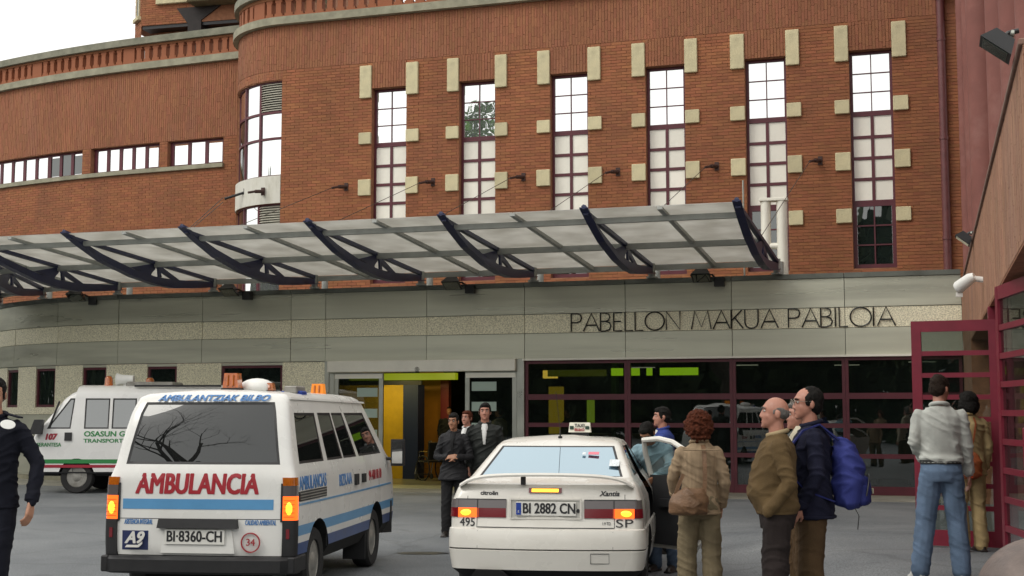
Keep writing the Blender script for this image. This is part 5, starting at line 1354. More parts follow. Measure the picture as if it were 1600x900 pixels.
def fuse(mb, name, mats, parent, voxel, it=3, wrinkle=0.0, seed=0.0, smooth=None, frizz=0.0):
    """melt overlapping closed shapes into one continuous surface, then crease it"""
    me = mb.mesh(name, mats)
    o = bpy.data.objects.new('tmp', me); col.objects.link(o)
    r = o.modifiers.new('r', 'REMESH'); r.mode = 'VOXEL'; r.voxel_size = voxel; r.use_smooth_shade = True
    if it:
        s = o.modifiers.new('s', 'SMOOTH'); s.factor = .5; s.iterations = it
    dg = bpy.context.evaluated_depsgraph_get(); dg.update()
    m2 = bpy.data.meshes.new_from_object(o.evaluated_get(dg)); bpy.data.objects.remove(o); bpy.data.meshes.remove(me)
    if wrinkle:
        N_ = [v.normal.copy() for v in m2.vertices]
        for v, n in zip(m2.vertices, N_):
            p = v.co
            a = mnoise.noise(Vector((p.x * 7 + p.z * 3 + seed, p.y * 7 - p.z * 2, p.z * 7)))
            b = 1 - abs(mnoise.noise(Vector((p.x * 7 + p.z * 7 + seed, p.y * 6 - p.z * 6, p.z * 11 + p.x * 5 + seed)))) * 2.0
            c = mnoise.noise(Vector((p.x * 14, p.y * 14 + seed, p.z * 9)))
            v.co = p + n * wrinkle * (.45 + 1.1 * abs(mnoise.noise(p * 3.1 + Vector((seed, seed, 0))))) * (1.25) * (.6 * a + 1.15 * (b ** 3 if b > 0 else 0) - .3 + .45 * c)
    if frizz:
        for v in m2.vertices:
            p = v.co; v.co = p + v.normal * frizz * (mnoise.noise(p * 45 + Vector((seed, 0, 0))) + .5 * mnoise.noise(p * 90))
    m2.polygons.foreach_set('use_smooth', [True] * len(m2.polygons))
    m2.materials.clear()
    for k in (mats if isinstance(mats, (list, tuple)) else [mats]): m2.materials.append(k)
    return link(name, m2, parent)

def rings(mb, rr, n=18, xf=None):
    """stack of ellipses (x, y, z, rx, ry) closed into a solid"""
    v = [(c[0] + c[3] * math.cos(2 * math.pi * k / n), c[1] + c[4] * math.sin(2 * math.pi * k / n), c[2]) for c in rr for k in range(n)]
    if xf: v = [xf(Vector(p)) for p in v]
    f = [(i * n + k, i * n + (k + 1) % n, (i + 1) * n + (k + 1) % n, (i + 1) * n + k) for i in range(len(rr) - 1) for k in range(n)]
    f += [tuple(range(n))[::-1], tuple(range((len(rr) - 1) * n, len(rr) * n))]
    mb.add(v, f)
def limb(mb, pts, rs, n=12):
    """tapered limb with rounded ends"""
    P = []; Rr = []
    pts = [Vector(p) for p in pts]
    for i in range(len(pts) - 1):
        m = 4
        for k in range(m):
            t = k / m; P.append(pts[i].lerp(pts[i + 1], t)); Rr.append(rs[i] * (1 - t) + rs[i + 1] * t)
    P.append(pts[-1]); Rr.append(rs[-1])
    d0 = (P[0] - P[1]).normalized(); d1 = (P[-1] - P[-2]).normalized()
    P = [P[0] + d0 * Rr[0] * .8] + P + [P[-1] + d1 * Rr[-1] * .8]; Rr = [Rr[0] * .45] + Rr + [Rr[-1] * .45]
    mb.tube(P, Rr, n)

def hand(mb, w, d, side, s, curl=.5, palm_n=None):
    """palm, four bent fingers of different length and a thumb from the side of the palm"""
    d = Vector(d).normalized(); nrm = Vector(palm_n) if palm_n else Vector((-side, 0, 0))
    nrm = (nrm - d * nrm.dot(d)).normalized(); ac = d.cross(nrm) * side * -1     # towards the thumb edge
    w = Vector(w)
    for k in range(5):
        t = k / 4; c = w + d * (.012 + .078 * t) * s
        mb.ell(c, (.001, .001, .001), 4, 3) if False else None
    for q in (-.027, -.009, .009, .027):
        limb(mb, [w + (d * .005 + ac * q * .6) * s, w + (d * .085 + ac * q) * s], [.015 * s, .0145 * s], 8)
    for i, (q, ln) in enumerate(((.030, .070), (.010, .080), (-.010, .074), (-.030, .058))):
        b = w + (d * .086 + ac * q) * s; p = [b]; dd = d.copy()
        for j, fr in enumerate((.45, .3, .25)):
            a = curl * (.75 + .12 * i) * (1 if j else .6)
            dd = (dd * math.cos(a) + nrm * math.sin(a)).normalized(); p.append(p[-1] + dd * ln * fr * s)
        limb(mb, p, [.0095 * s, .0088 * s, .008 * s, .0068 * s], 7)
    b = w + (d * .022 + ac * .030) * s; t1 = b + (d * .030 + ac * .026 + nrm * .012) * s; t2 = t1 + (d * .030 + ac * .004 + nrm * .014) * s
    limb(mb, [b, t1, t2], [.0125 * s, .011 * s, .0085 * s], 7)

def person(label, loc, heading, h, skin=None, female=False, hair=('short', None), top=None, legs=None, shoes=None, arms=None, feet=None,
           lean=0.0, twist=0.0, head=(0, 0), belly=0.0, voxel=.0075, hands='both', curl=.5, fast=False, group=None):
    s = h / 1.75; skin = skin or SKIN; shoes = shoes or SHOE
    t = thing('person', label, 'person', loc, heading, group)
    seed = random.uniform(0, 50)
    def T(p):
        p = Vector(p); k = max(0, min(1, (p.z - .93) / .28))
        if lean or twist:
            c = Vector((0, 0, .93)); q = p - c
            q = Matrix.Rotation(twist * k, 3, 'Z') @ q; q = Matrix.Rotation(-lean * k, 3, 'X') @ q; p = c + q
        return p * s
    HC = Vector((0, .01, 1.50)); HR = Matrix.Rotation(head[0], 3, 'Z') @ Matrix.Rotation(head[1], 3, 'X')
    def Hd(p):
        q = HR @ ((Vector(p) - HC) * (.955 if p[2] > 1.51 else 1)) + HC; return T(q)
    sw = .165 if female else .188; ch = .145 if female else .165
    A = {'el': (-.218, -.04, 1.15), 'wl': (-.212, .05, .90), 'er': (.218, -.04, 1.15), 'wr': (.212, .05, .90)}
    A.update(arms or {})
    Fe = {'kl': (-.10, .02, .49), 'al': (-.105, -.02, .085), 'kr': (.10, .02, .49), 'ar': (.105, -.02, .085), 'dl': (-.05, 1, 0), 'dr': (.05, 1, 0)}
    Fe.update(feet or {})
    SP = {'l': T((-sw, -.01, 1.415)), 'r': T((sw, -.01, 1.415))}
    # --- body
    b = MB()
    rings(b, [(0, 0, .86, .135, .10), (0, 0, .95, .16, .11), (0, .01 + belly * .4, 1.06, .135, .10 + belly * .6), (0, .005, 1.2, ch - .02, .105), (0, 0, 1.33, ch - .02, .10), (0, -.01, 1.41, ch * .68, .075), (0, -.01, 1.47, .07, .06)], 16, T)
    limb(b, [T((0, -.015, 1.42)), Hd((0, .0, 1.57))], [.058 * s if not female else .05 * s, (.053 if not female else .045) * s])
    fm = .94 if female else 1.0
    def he(c, r, n=16, m=11):
        v = MB(); v.ell((0, 0, 0), r, n, m); b.add([Hd((p[0] + c[0], p[1] + c[1], p[2] + c[2])) for p in v.v], v.f)
    he((0, .0, 1.652), (.077 * fm, .096, .096)); he((0, .030, 1.60), (.066 * fm, .072, .078)); he((0, .050, 1.565), (.050 * fm, .052, .045)); he((0, .085, 1.537), (.024, .020, .020), 10, 7)
    he((0, .082, 1.672), (.050, .018, .013), 10, 7)
    for x in (-1, 1): he((x * .078 * fm, -.008, 1.622), (.010, .020, .032), 10, 7); he((x * .040, .060, 1.605), (.022, .022, .026), 10, 7)
    b.tube([Hd((0, .088, 1.655)), Hd((0, .102, 1.625)), Hd((0, .109, 1.605)), Hd((0, .094, 1.594))], [.008 * s, .011 * s, .014 * s, .009 * s], 8)
    for x in (-1, 1): he((x * .012, .101, 1.600), (.009, .012, .008), 8, 5)
    he((0, .090, 1.571), (.022, .013, .007), 10, 6); he((0, .089, 1.559), (.020, .013, .007), 10, 6)
    for k, sg in (('l', -1), ('r', 1)):
        e, w = Vector(A['e' + k]) * s, Vector(A['w' + k]) * s
        limb(b, [SP[k] + Vector((-sg * .03, 0, -.03)) * s, e, w], [.040 * s, .038 * s, .029 * s])
        if hands in ('both', k): hand(b, w + (w - e).normalized() * .012, (A.get('h' + k) and Vector(A['h' + k])) or (w - e), sg, s, curl, A.get('n' + k))
        hp, kn, an = Vector((sg * .09, 0, .90)) * s, Vector(Fe['k' + k]) * s, Vector(Fe['a' + k]) * s
        limb(b, [hp, kn, an], [.085 * s, .056 * s, .040 * s])
        d = Vector(Fe['d' + k]).normalized(); limb(b, [an + Vector((0, 0, -.03)) * s, an + (d * .12 + Vector((0, 0, -.05))) * s], [.035 * s, .03 * s], 8)
    fuse(b, 'body', skin, t, voxel * s, 2)
    # --- eyes, brows, mouth
    if not fast:
        for x in (-1, 1):
            q = MB(); q.ell(Hd((x * .031, .0845, 1.645)), (.0135 * s, .009 * s, .0075 * s), 10, 6); e = q.build('eye', EYEW, t, 60)
            q = MB(); q.ell(Hd((x * .031, .0925, 1.645)), (.0065 * s, .004 * s, .0065 * s), 8, 5); q.build('iris', EYED, e, 60)
            q = MB(); q.tube([Hd((x * .014, .100, 1.664)), Hd((x * .033, .099, 1.670)), Hd((x * .055, .083, 1.664))], [.004 * s, .0055 * s, .003 * s], 6); q.build('eyebrow', hair[1] or HAIRD, t)
        q = MB(); q.tube([Hd((-.021, .092, 1.564)), Hd((0, .1025, 1.5655)), Hd((.021, .092, 1.564))], [.0025 * s, .0035 * s, .0025 * s], 6); q.build('mouth', LIP, t, 60)
    # --- hair
    st, hm = hair
    q = MB()
    def hh(c, r):
        v = MB(); v.ell((0, 0, 0), r, 16, 10); q.add([Hd((p[0] + c[0], p[1] + c[1], p[2] + c[2])) for p in v.v], v.f)
    if st == 'bald':
        hh((0, -.038, 1.630), (.0805, .064, .050)); 
        for x in (-1, 1): hh((x * .0685, -.022, 1.650), (.0115, .045, .026)); hh((x * .069, .020, 1.640), (.0095, .010, .022))
    else:
        hh((0, -.014, 1.672), (.083 * fm, .098, .092)); hh((0, -.042, 1.625), (.080 * fm, .066, .075)); hh((0, .045, 1.715), (.062, .052, .034))
        for x in (-1, 1): hh((x * .066 * fm, .012, 1.66), (.018, .040, .050)); hh((x * .071 * fm, .022, 1.625), (.009, .013, .028))
        if st == 'receding': q = MB(); hh((0, -.030, 1.668), (.083, .090, .090)); hh((0, -.042, 1.62), (.080, .066, .075)); [hh((x * .070, .0, 1.655), (.014, .045, .045)) for x in (-1, 1)]
        if st == 'bun': hh((0, -.115, 1.66), (.045, .04, .045))
        if st == 'bob': hh((0, -.05, 1.585), (.105, .085, .10)); hh((0, -.02, 1.66), (.105, .105, .10)); [hh((x * .085, .0, 1.585), (.035, .06, .085)) for x in (-1, 1)]
        if st == 'curly': hh((0, -.02, 1.675), (.118, .118, .108)); hh((0, -.05, 1.60), (.122, .09, .09)); [hh((x * .095, -.0, 1.63), (.04, .06, .08)) for x in (-1, 1)]; hh((0, -.06, 1.545), (.09, .06, .06))
    o = fuse(q, 'hair', hm or HAIRD, t, .007 * s, 1, .010 if st == 'bob' else (.002 if st == 'bald' else .006), seed, frizz=.016 if st == 'curly' else (.001 if st == 'bald' else .004))
    # --- trousers
    lg = dict(m=cloth('dark_trousers', (.018, .017, .018)), k=.078, a=.070); lg.update(legs or {})
    q = MB(); wz = lg.get('waist', 1.02)
    rings(q, [(0, 0, .83, .150, .118), (0, -.005, .92, .178, .132), (0, 0, .98, .17, .125 + belly * .4), (0, .0, wz, .158, .118 + belly * .5)], 18, T)
    for k, sg in (('l', -1), ('r', 1)):
        kn, an = Vector(Fe['k' + k]) * s, Vector(Fe['a' + k]) * s
        hp = Vector((sg * .088, 0, .88)) * s
        limb(q, [hp, kn, an + Vector((0, 0, -.03)) * s], [.100 * s, lg['k'] * s, lg['a'] * s])
    fuse(q, 'trousers', lg['m'], t, .010 * s, 4, .0072, seed)
    for k, sg in (('l', -1), ('r', 1)):
        an = Vector(Fe['a' + k]) * s; d = Vector(Fe['d' + k]).normalized(); q = MB()
        limb(q, [an + (d * -.03 + Vector((0, 0, -.035))) * s, an + (d * .08 + Vector((0, 0, -.045))) * s, an + (d * .17 + Vector((0, 0, -.06))) * s], [.046 * s, .042 * s, .034 * s], 10)
        q.box(-.043 * s, .043 * s, -.075 * s, .205 * s, -.0, .02 * s, 0, Matrix.Translation((an.x, an.y, max(an.z - .085 * s, 0))) @ Matrix.Rotation(math.atan2(-d.x, d.y), 4, 'Z'))
        fuse(q, 'shoe', shoes, t, .009 * s, 2)
    # --- upper garment
    tp = dict(m=cloth('dark_jacket', (.02, .02, .024)), hem=.92, loose=.014, sleeve=1.0, flare=0.0, collar=True, r=(.062, .053, .042)); tp.update(top or {})
    lo = tp['loose']; q = MB(); hz = tp['hem']; fl = tp['flare']
    R_ = [(0, 0, hz, .165 + lo + fl, .118 + lo + fl + belly * .35)]
    if hz < .9: R_.append((0, 0, .95, .165 + lo + fl * .4, .118 + lo + belly * .5))
    R_ += [(0, .01 + belly * .35, 1.06, (.145 if female else .158) + lo, .108 + lo + belly * .62), (0, .008 + belly * .2, 1.2, ch + lo, .115 + lo + belly * .3), (0, 0, 1.33, ch + .012 + lo, .118 + lo), (0, -.008, 1.395, ch + .012 + lo, .098 + lo), (0, -.010, 1.43, ch * .84 + lo, .085 + lo * .5), (0, -.012, 1.462, .108, .075), (0, -.014, 1.485, .072, .066)]
    if tp.get('blouse'): R_[0] = (0, 0, hz, .155 + lo, .11 + lo); R_.insert(1, (0, 0, hz + .05, .18 + lo, .135 + lo))
    rings(q, R_, 20, T)
    for k, sg in (('l', -1), ('r', 1)):
        e, w = Vector(A['e' + k]) * s, Vector(A['w' + k]) * s
        r0, r1, r2 = tp['r']
        w2 = e.lerp(w, .97) if tp['sleeve'] >= 1 else e.lerp(w, tp['sleeve'])
        limb(q, [SP[k] + Vector((-sg * .012, 0, -.012)), e, w2], [r0 * s * .96, r1 * s, r2 * s])
    g_ = fuse(q, tp.get('name', 'jacket'), tp['m'], t, .010 * s, 6, tp.get('wrinkle', .0125), seed + 3)
    for k, sg in (('l', -1), ('r', 1)):
        if tp['sleeve'] >= 1 and hands != 'none':
            e, w = Vector(A['e' + k]) * s, Vector(A['w' + k]) * s; u_ = (w - e).normalized(); q = MB()
            q.tube([w - u_ * .045 * s, w - u_ * .008 * s], [(r2 + .006) * s, (r2 + .004) * s], 14); q.build('cuff', tp['m'], g_, 40)
    if not fast:
        q = MB(); hr = R_[0]
        q.tube([T((hr[3] * 1.0 * math.cos(a), hr[1] + hr[4] * 1.0 * math.sin(a), hz + .012)) for a in [2 * math.pi * i / 28 for i in range(29)]], .010 * s, 6, cap=False); q.build('hem_band', tp['m'], g_, 60)
    if tp['collar']:
        q = MB(); n = 20; r = .073
        ps = [T((r * math.cos(a), -.012 + (r - .004) * math.sin(a), 1.487 + .018 * -math.sin(a))) for a in [R(110) + R(320) * i / n for i in range(n + 1)]]
        q.tube(ps, .017 * s, 8); q.build('collar', tp.get('cm', tp['m']), g_, 60)
    if tp.get('shirt'):
        q = MB(); 
        rr = [(1.47, .085, .035), (1.42, .116, .045), (1.33, .148 + lo * .9, .030), (1.2, .128 + lo + belly * .5, .022), (1.08, .132 + lo + belly * .98, .018)]
        zlow = tp.get('shirt_low', 1.2); rr = [a for a in rr if a[0] >= zlow - .01]
        v = []
        for z, y, wd in rr: v += [T((-wd, y - .03, z)), T((wd, y - .03, z)), T((wd * .6, y + .004, z)), T((-wd * .6, y + .004, z))]
        f = [(0, 1, 2, 3), tuple(4 * (len(rr) - 1) + k for k in (3, 2, 1, 0))] + [(i * 4 + k, (i + 1) * 4 + k, (i + 1) * 4 + (k + 1) % 4, i * 4 + (k + 1) % 4) for i in range(len(rr) - 1) for k in range(4)]
        q.add(v, f); q.build('shirt_front', tp['shirt'], t, 60)
    return t, T, s

C_NAVY = cloth('navy_uniform', (.010, .011, .018)); C_BLK = cloth('black_leather', (.016, .016, .018), rough=.5); C_GRN = cloth('dark_green_jacket', (.022, .025, .023), rough=.6)
C_TAN = cloth('tan_corduroy', (.32, .235, .15), stretch=(6, 6, .4)); C_KHAKI = cloth('khaki_cotton', (.175, .14, .085)); C_SUEDE = cloth('brown_suede', (.115, .075, .034)); C_DKBR = cloth('dark_brown_wool', (.024, .018, .017))
C_DNAVY = cloth('midnight_anorak', (.013, .014, .030)); C_BRN = cloth('brown_cord', (.085, .052, .026)); C_GREY = cloth('pale_grey_shirt', (.47, .485, .45)); C_JEAN = cloth('washed_denim', (.12, .175, .26), var=.3, vs=5)
C_BEIGE = cloth('beige_suit', (.36, .27, .135)); C_CREAM = cloth('cream_shirt', (.55, .50, .38)); C_WHT = cloth('white_shirt', (.65, .65, .63)); C_BLUE = cloth('blue_windcheater', (.035, .055, .22)); C_PALEB = cloth('pale_denim_shirt', (.22, .33, .38))
C_CHAR = cloth('charcoal_cotton', (.02, .02, .021)); C_PURP = cloth('purple_cloth', (.06, .03, .14))

person('guard in a dark navy uniform with a white oval badge at the left edge', (-3.80, 9.9, 0), R(168), 1.93, top=dict(m=C_NAVY, hem=.88, loose=.02, name='uniform_jacket'), legs=dict(m=C_NAVY, k=.098, a=.09), hair=('short', HAIRB), head=(R(25), R(-8)),
       arms={'el': (-.30, -.06, 1.17), 'wl': (-.315, .03, .925), 'er': (.26, .02, 1.17), 'wr': (.25, .12, .95)}, feet={'kl': (-.10, .10, .50), 'al': (-.11, .10, .10), 'kr': (.10, -.06, .49), 'ar': (.11, -.20, .12)}, curl=.65)
gp = scene.objects.get('person')
q = MB(); q.lathe([(.045, 0), (.045, .006), (.001, .007)], 18, 0, Matrix.Translation((-.20, .13, 1.575)) @ Matrix.Rotation(R(-62), 4, 'X') @ Matrix.Rotation(R(-20), 4, 'Y') @ Matrix.Diagonal((1.2, .8, 1, 1))); q.build('badge', WHITE, gp)
q = MB(); q.hexa([(-.22, -.03, 1.62), (-.10, -.03, 1.65), (-.10, .03, 1.65), (-.22, .03, 1.62)], [(-.22, -.03, 1.63), (-.10, -.03, 1.66), (-.10, .03, 1.66), (-.22, .03, 1.63)]); q.build('epaulette', C_NAVY, gp)

person('woman in a long black jacket with dark tied back hair and clasped hands', (-.79, 18.35, 0), R(172), 1.66, SKIND, True, ('bun', HAIRB), dict(m=C_BLK, hem=.80, flare=.04, shirt=C_CHAR, shirt_low=1.2), dict(m=C_CHAR, k=.075, a=.075),
       arms={'el': (-.25, .02, 1.12), 'wl': (-.075, .22, 1.12), 'er': (.25, .02, 1.12), 'wr': (.03, .22, 1.13), 'hl': (1, .1, .1), 'hr': (-1, .1, .05)}, head=(R(-12), R(-5)), curl=.8)
person('man in a dark open jacket over a white shirt, facing forward beside the taxi', (-.37, 18.45, 0), R(178), 1.80, SKINR, False, ('short', HAIRB), dict(m=C_GRN, hem=.86, loose=.018, shirt=C_WHT, shirt_low=1.2), dict(m=C_CHAR))
person('man with reddish hair and a white collar glimpsed between the couple', (-.70, 21.0, 0), R(150), 1.70, SKINR, False, ('short', HAIRR), dict(m=C_CHAR, shirt=C_WHT, cm=C_WHT))
person('dark haired person in a pale blue shirt bending at the open taxi door', (1.60, 14.35, 0), R(150), 1.70, SKIND, False, ('short', HAIRB), dict(m=C_PALEB, hem=.95, loose=.02, name='shirt'), dict(m=C_JEAN), lean=R(34),
       arms={'el': (-.22, .35, 1.12), 'wl': (-.12, .52, 1.02), 'er': (.26, .30, 1.15), 'wr': (.2, .50, 1.0)}, head=(0, R(-10)))
person('man in a blue windcheater in profile behind the taxi door', (1.80, 16.2, 0), R(95), 1.735, SKINR, False, ('short', HAIRB), dict(m=C_BLUE, hem=.9, loose=.03, shirt=C_WHT), dict(m=C_CHAR))
w7, T7, s7 = person('woman seen from behind in a tan corduroy jacket with curly auburn hair', (1.56, 11.3, 0), R(4), 1.67, SKIN, True, ('curly', HAIRR), dict(m=C_TAN, hem=.86, loose=.010, flare=.008, wrinkle=.009), dict(m=C_KHAKI, k=.085, a=.092),
       arms={'el': (-.225, .06, 1.17), 'wl': (-.18, .20, 1.02), 'er': (.225, -.02, 1.13), 'wr': (.215, .10, .92)}, feet={'kl': (-.11, .03, .49), 'al': (-.12, -.0, .085), 'kr': (.10, -.0, .49), 'ar': (.11, -.04, .085)})
q = MB(); q.tube([T7((-.165, -.145, 1.42)), T7((0, -.162, 1.42)), T7((.165, -.145, 1.42))], .006, 6); q.build('yoke_seam', C_TAN, w7)
person('bald man in a brown suede jacket in profile with his hand in his pocket', (1.88, 9.65, 0), R(80), 1.785, SKINR, False, ('bald', HAIRG), dict(m=C_SUEDE, hem=.93, loose=.024, blouse=True, cm=cloth('beige_collar', (.34, .26, .15)), wrinkle=.010), dict(m=C_DKBR, k=.09, a=.085), belly=.07,
       arms={'el': (-.228, -.09, 1.14), 'wl': (-.19, .07, .94), 'er': (.228, -.06, 1.14), 'wr': (.19, .10, .94)}, head=(R(4), R(3)), hands='none')
g9, T9, s9 = person('tall man with glasses and a midnight blue anorak carrying a backpack', (2.20, 10.0, 0), R(84), 1.86, SKINR, False, ('receding', HAIRB), dict(m=C_DNAVY, hem=.84, loose=.026, flare=.014, shirt=C_CREAM, shirt_low=1.08, cm=C_DNAVY), dict(m=C_BRN, k=.088, a=.085), belly=.02,
       arms={'el': (-.26, -.02, 1.14), 'wl': (-.22, .10, .93), 'er': (.26, -.05, 1.14), 'wr': (.22, .09, .93)}, head=(R(10), R(-2)))
MET = mat('thin_metal', (.4, .36, .3), .3, .9)
gl_ = link('glasses', None, g9)
def H9(p):
    HC = Vector((0, .01, 1.50)); return T9((Matrix.Rotation(R(10), 3, 'Z') @ Matrix.Rotation(R(-2), 3, 'X')) @ (Vector(p) - HC) + HC)
for x in (-1, 1):
    q = MB(); q.tube([H9((x * .033 + .023 * math.cos(a), .110, 1.642 + .018 * math.sin(a))) for a in [i * math.pi / 8 for i in range(17)]], .0022, 5, cap=False); q.tube([H9((x * .056, .110, 1.645)), H9((x * .082, .0, 1.640))], .002, 5); q.build('glasses_frame', MET, gl_)
q = MB(); q.tube([H9((-.01, .112, 1.645)), H9((.01, .112, 1.645))], .002, 5); q.build('glasses_bridge', MET, gl_)
person('grey haired man in a cream shirt half hidden behind the man with glasses', (2.36, 11.1, 0), R(92), 1.76, SKINR, False, ('short', HAIRG), dict(m=C_CREAM, hem=.93, name='shirt'), dict(m=C_BRN))
person('man in a pale grey shirt and washed jeans with legs apart seen from behind', (3.80, 12.0, .2), R(-14), 1.80, SKINR, False, ('short', HAIRD), dict(m=C_GREY, hem=.985, loose=.012, blouse=True, wrinkle=.012, name='shirt', r=(.062, .060, .046)), dict(m=C_JEAN, k=.088, a=.080, waist=1.0), SHOEW,
       arms={'el': (-.215, -.02, 1.17), 'wl': (-.14, .17, 1.02), 'er': (.215, .03, 1.15), 'wr': (.235, .10, .90)}, feet={'kl': (-.14, .03, .49), 'al': (-.20, -.05, .085), 'kr': (.12, .06, .49), 'ar': (.15, .03, .085), 'dl': (-.3, 1, 0), 'dr': (.35, 1, 0)}, head=(R(-32), R(-10)), curl=.6)
jm = [o for o in scene.objects if o.name.startswith('person') and o.get('label', '').startswith('man in a pale grey')][0]
q = MB(); rings(q, [(0, 0, 1.012, .183, .136), (0, 0, 1.045, .181, .134)], 24); bt = q.build('belt', mat('black_belt', (.012, .012, .012), .4), jm, 40)
w12, T12, s12 = person('woman in a beige suit with dark bobbed hair standing at the crimson door', (4.86, 14.4, .2), R(8), 1.69, SKIN, True, ('bob', HAIRB), dict(m=C_BEIGE, hem=.83, loose=.018, flare=.01), dict(m=C_BEIGE, k=.078, a=.078), arms={'el': (-.26, .05, 1.16), 'wl': (-.18, .20, 1.18)}, head=(R(20), 0))
person('person in dark clothes standing inside the open automatic door', (-1.62, 34.4, .012), R(200), 1.82, SKIND, False, ('short', HAIRB), dict(m=C_CHAR, hem=.8), fast=True)
person('person in a cream coat behind the right sliding door', (-.30, 31.9, .012), R(60), 1.80, SKIN, False, ('short', HAIRD), dict(m=C_CREAM, hem=.6, loose=.05, cm=C_PURP, name='coat'), fast=True)
person('dark suited person inside the glazed hall before the lit doorway', (1.42, 34.0, .012), R(100), 1.78, SKIND, False, ('short', HAIRB), dict(m=cloth('drab_coat', (.06, .055, .035)), hem=.7, loose=.06), fast=True)

# ------------------------------------------------------------ things they carry
hb = thing('shoulder_bag', 'soft brown leather shoulder bag hanging at the side of the tan jacket', 'bag', (1.56, 11.3, 0), R(4))
TANL = mat('brown_leather', (.16, .085, .04), .5, var=.25, vscale=9, bump=.3, bscale=60)
q = MB(); rings(q, [(-.13, -.19, .83, .14, .05), (-.13, -.19, .85, .165, .075), (-.13, -.19, .93, .165, .085), (-.13, -.19, 1.00, .14, .06), (-.13, -.19, 1.035, .115, .03)], 18); fuse(q, 'pouch', TANL, hb, .009, 2, .014, 5)
q = MB(); q.tube([(-.24, -.19, 1.01), (-.18, -.185, 1.03), (-.08, -.185, 1.03), (-.01, -.19, 1.0)], .010, 6); q.build('zip_edge', TANL, hb)
def strap(parent, pts, w, th, m, name='strap', nrm=(0, -1, 0)):
    q = MB(); v = []; P = [Vector(p) for p in pts]
    for i, p in enumerate(P):
        d = (P[min(i + 1, len(P) - 1)] - P[max(i - 1, 0)]).normalized(); nn = Vector(nrm); nn = (nn - d * nn.dot(d)).normalized(); a = d.cross(nn)
        v += [p + a * w / 2 - nn * th / 2, p + a * w / 2 + nn * th / 2, p - a * w / 2 + nn * th / 2, p - a * w / 2 - nn * th / 2]
    n = len(P) - 1; f = [(0, 1, 2, 3), tuple(4 * n + k for k in (3, 2, 1, 0))] + [(i * 4 + k, (i + 1) * 4 + k, (i + 1) * 4 + (k + 1) % 4, i * 4 + (k + 1) % 4) for i in range(n) for k in range(4)]
    q.add(v, f); return q.build(name, m, parent, 50)
strap(hb, [(.02, .09, 1.385), (.02, .04, 1.435), (.02, -.06, 1.41), (.015, -.145, 1.33), (.01, -.185, 1.18), (-.0, -.20, 1.0), (-.01, -.21, .93)], .034, .006, TANL)
strap(hb, [(-.24, -.20, 1.0), (-.20, -.20, 1.10), (-.17, -.19, 1.16)], .03, .006, TANL)
bk = thing('backpack', 'royal blue backpack with an arched front pocket on the tall man', 'backpack', (2.20, 10.0, 0), R(84))
C_PACK = cloth('royal_blue_nylon', (.035, .045, .20), rough=.7); C_PACKD = cloth('deep_blue_nylon', (.02, .026, .13), rough=.7)
q = MB(); rings(q, [(0, -.275, .97, .12, .07), (0, -.275, 1.0, .15, .105), (0, -.28, 1.12, .155, .125), (0, -.27, 1.28, .145, .11), (0, -.25, 1.40, .12, .085), (0, -.23, 1.475, .07, .045)], 20); fuse(q, 'pack', C_PACK, bk, .010, 3, .020, 9)
q = MB(); rings(q, [(0, -.36, .985, .10, .05), (0, -.365, 1.02, .118, .07), (0, -.365, 1.12, .115, .07), (0, -.36, 1.19, .085, .05), (0, -.35, 1.215, .05, .03)], 18); fuse(q, 'front_pocket', C_PACKD, bk, .010, 3, .010, 4)
q = MB(); q.tube([(.118 * math.cos(a), -.385 - .035 * abs(math.sin(a)), 1.06 + .15 * math.sin(a)) for a in [math.pi * i / 14 for i in range(15)]], .006, 6); q.build('zip', VBLACK, bk)
bp('logo_patch', bk, -.028, .028, -.452, -.440, 1.07, 1.11, mat('patch_cream', (.45, .42, .3), .7), .004)
for x in (-1, 1):
    strap(bk, [(x * .10, -.2, 1.46), (x * .115, -.06, 1.575), (x * .12, .06, 1.53), (x * .125, .165, 1.40), (x * .14, .175, 1.25), (x * .19, .06, 1.10), (x * .15, -.15, 1.02)], .05, .012, C_PACKD, nrm=(0, 0, 1))
strap(bk, [(.10, -.32, .98), (.10, -.36, .90), (.11, -.35, .80)], .02, .004, VBLACK)
ob = thing('orange_bag', 'orange brown leather bag hanging at the hip of the woman in beige', 'bag', (4.86, 14.4, .2), R(8))
ORL = mat('orange_leather', (.25, .065, .02), .45, var=.25, vscale=9, bump=.25, bscale=60)
q = MB(); rings(q, [(-.08, -.185, .77, .085, .035), (-.08, -.19, .80, .125, .06), (-.08, -.19, .95, .13, .06), (-.08, -.18, 1.03, .08, .03), (-.08, -.18, 1.055, .03, .015)], 18); fuse(q, 'pouch', ORL, ob, .009, 2, .012, 2)
strap(ob, [(.03, .08, 1.40), (.03, .03, 1.452), (.03, -.06, 1.43), (.02, -.135, 1.35), (-.02, -.165, 1.2), (-.08, -.185, 1.03)], .018, .005, ORL)
pk = thing('orange_packet', 'small bright orange packet in the hand of the man in jeans', 'packet', (3.80, 12.0, .2), R(-14))
q = MB(); q.box(.235, .275, .09, .115, .885, .955); q.build('packet_box', mat('orange_card', (.75, .09, .02), .5, var=.1), pk)
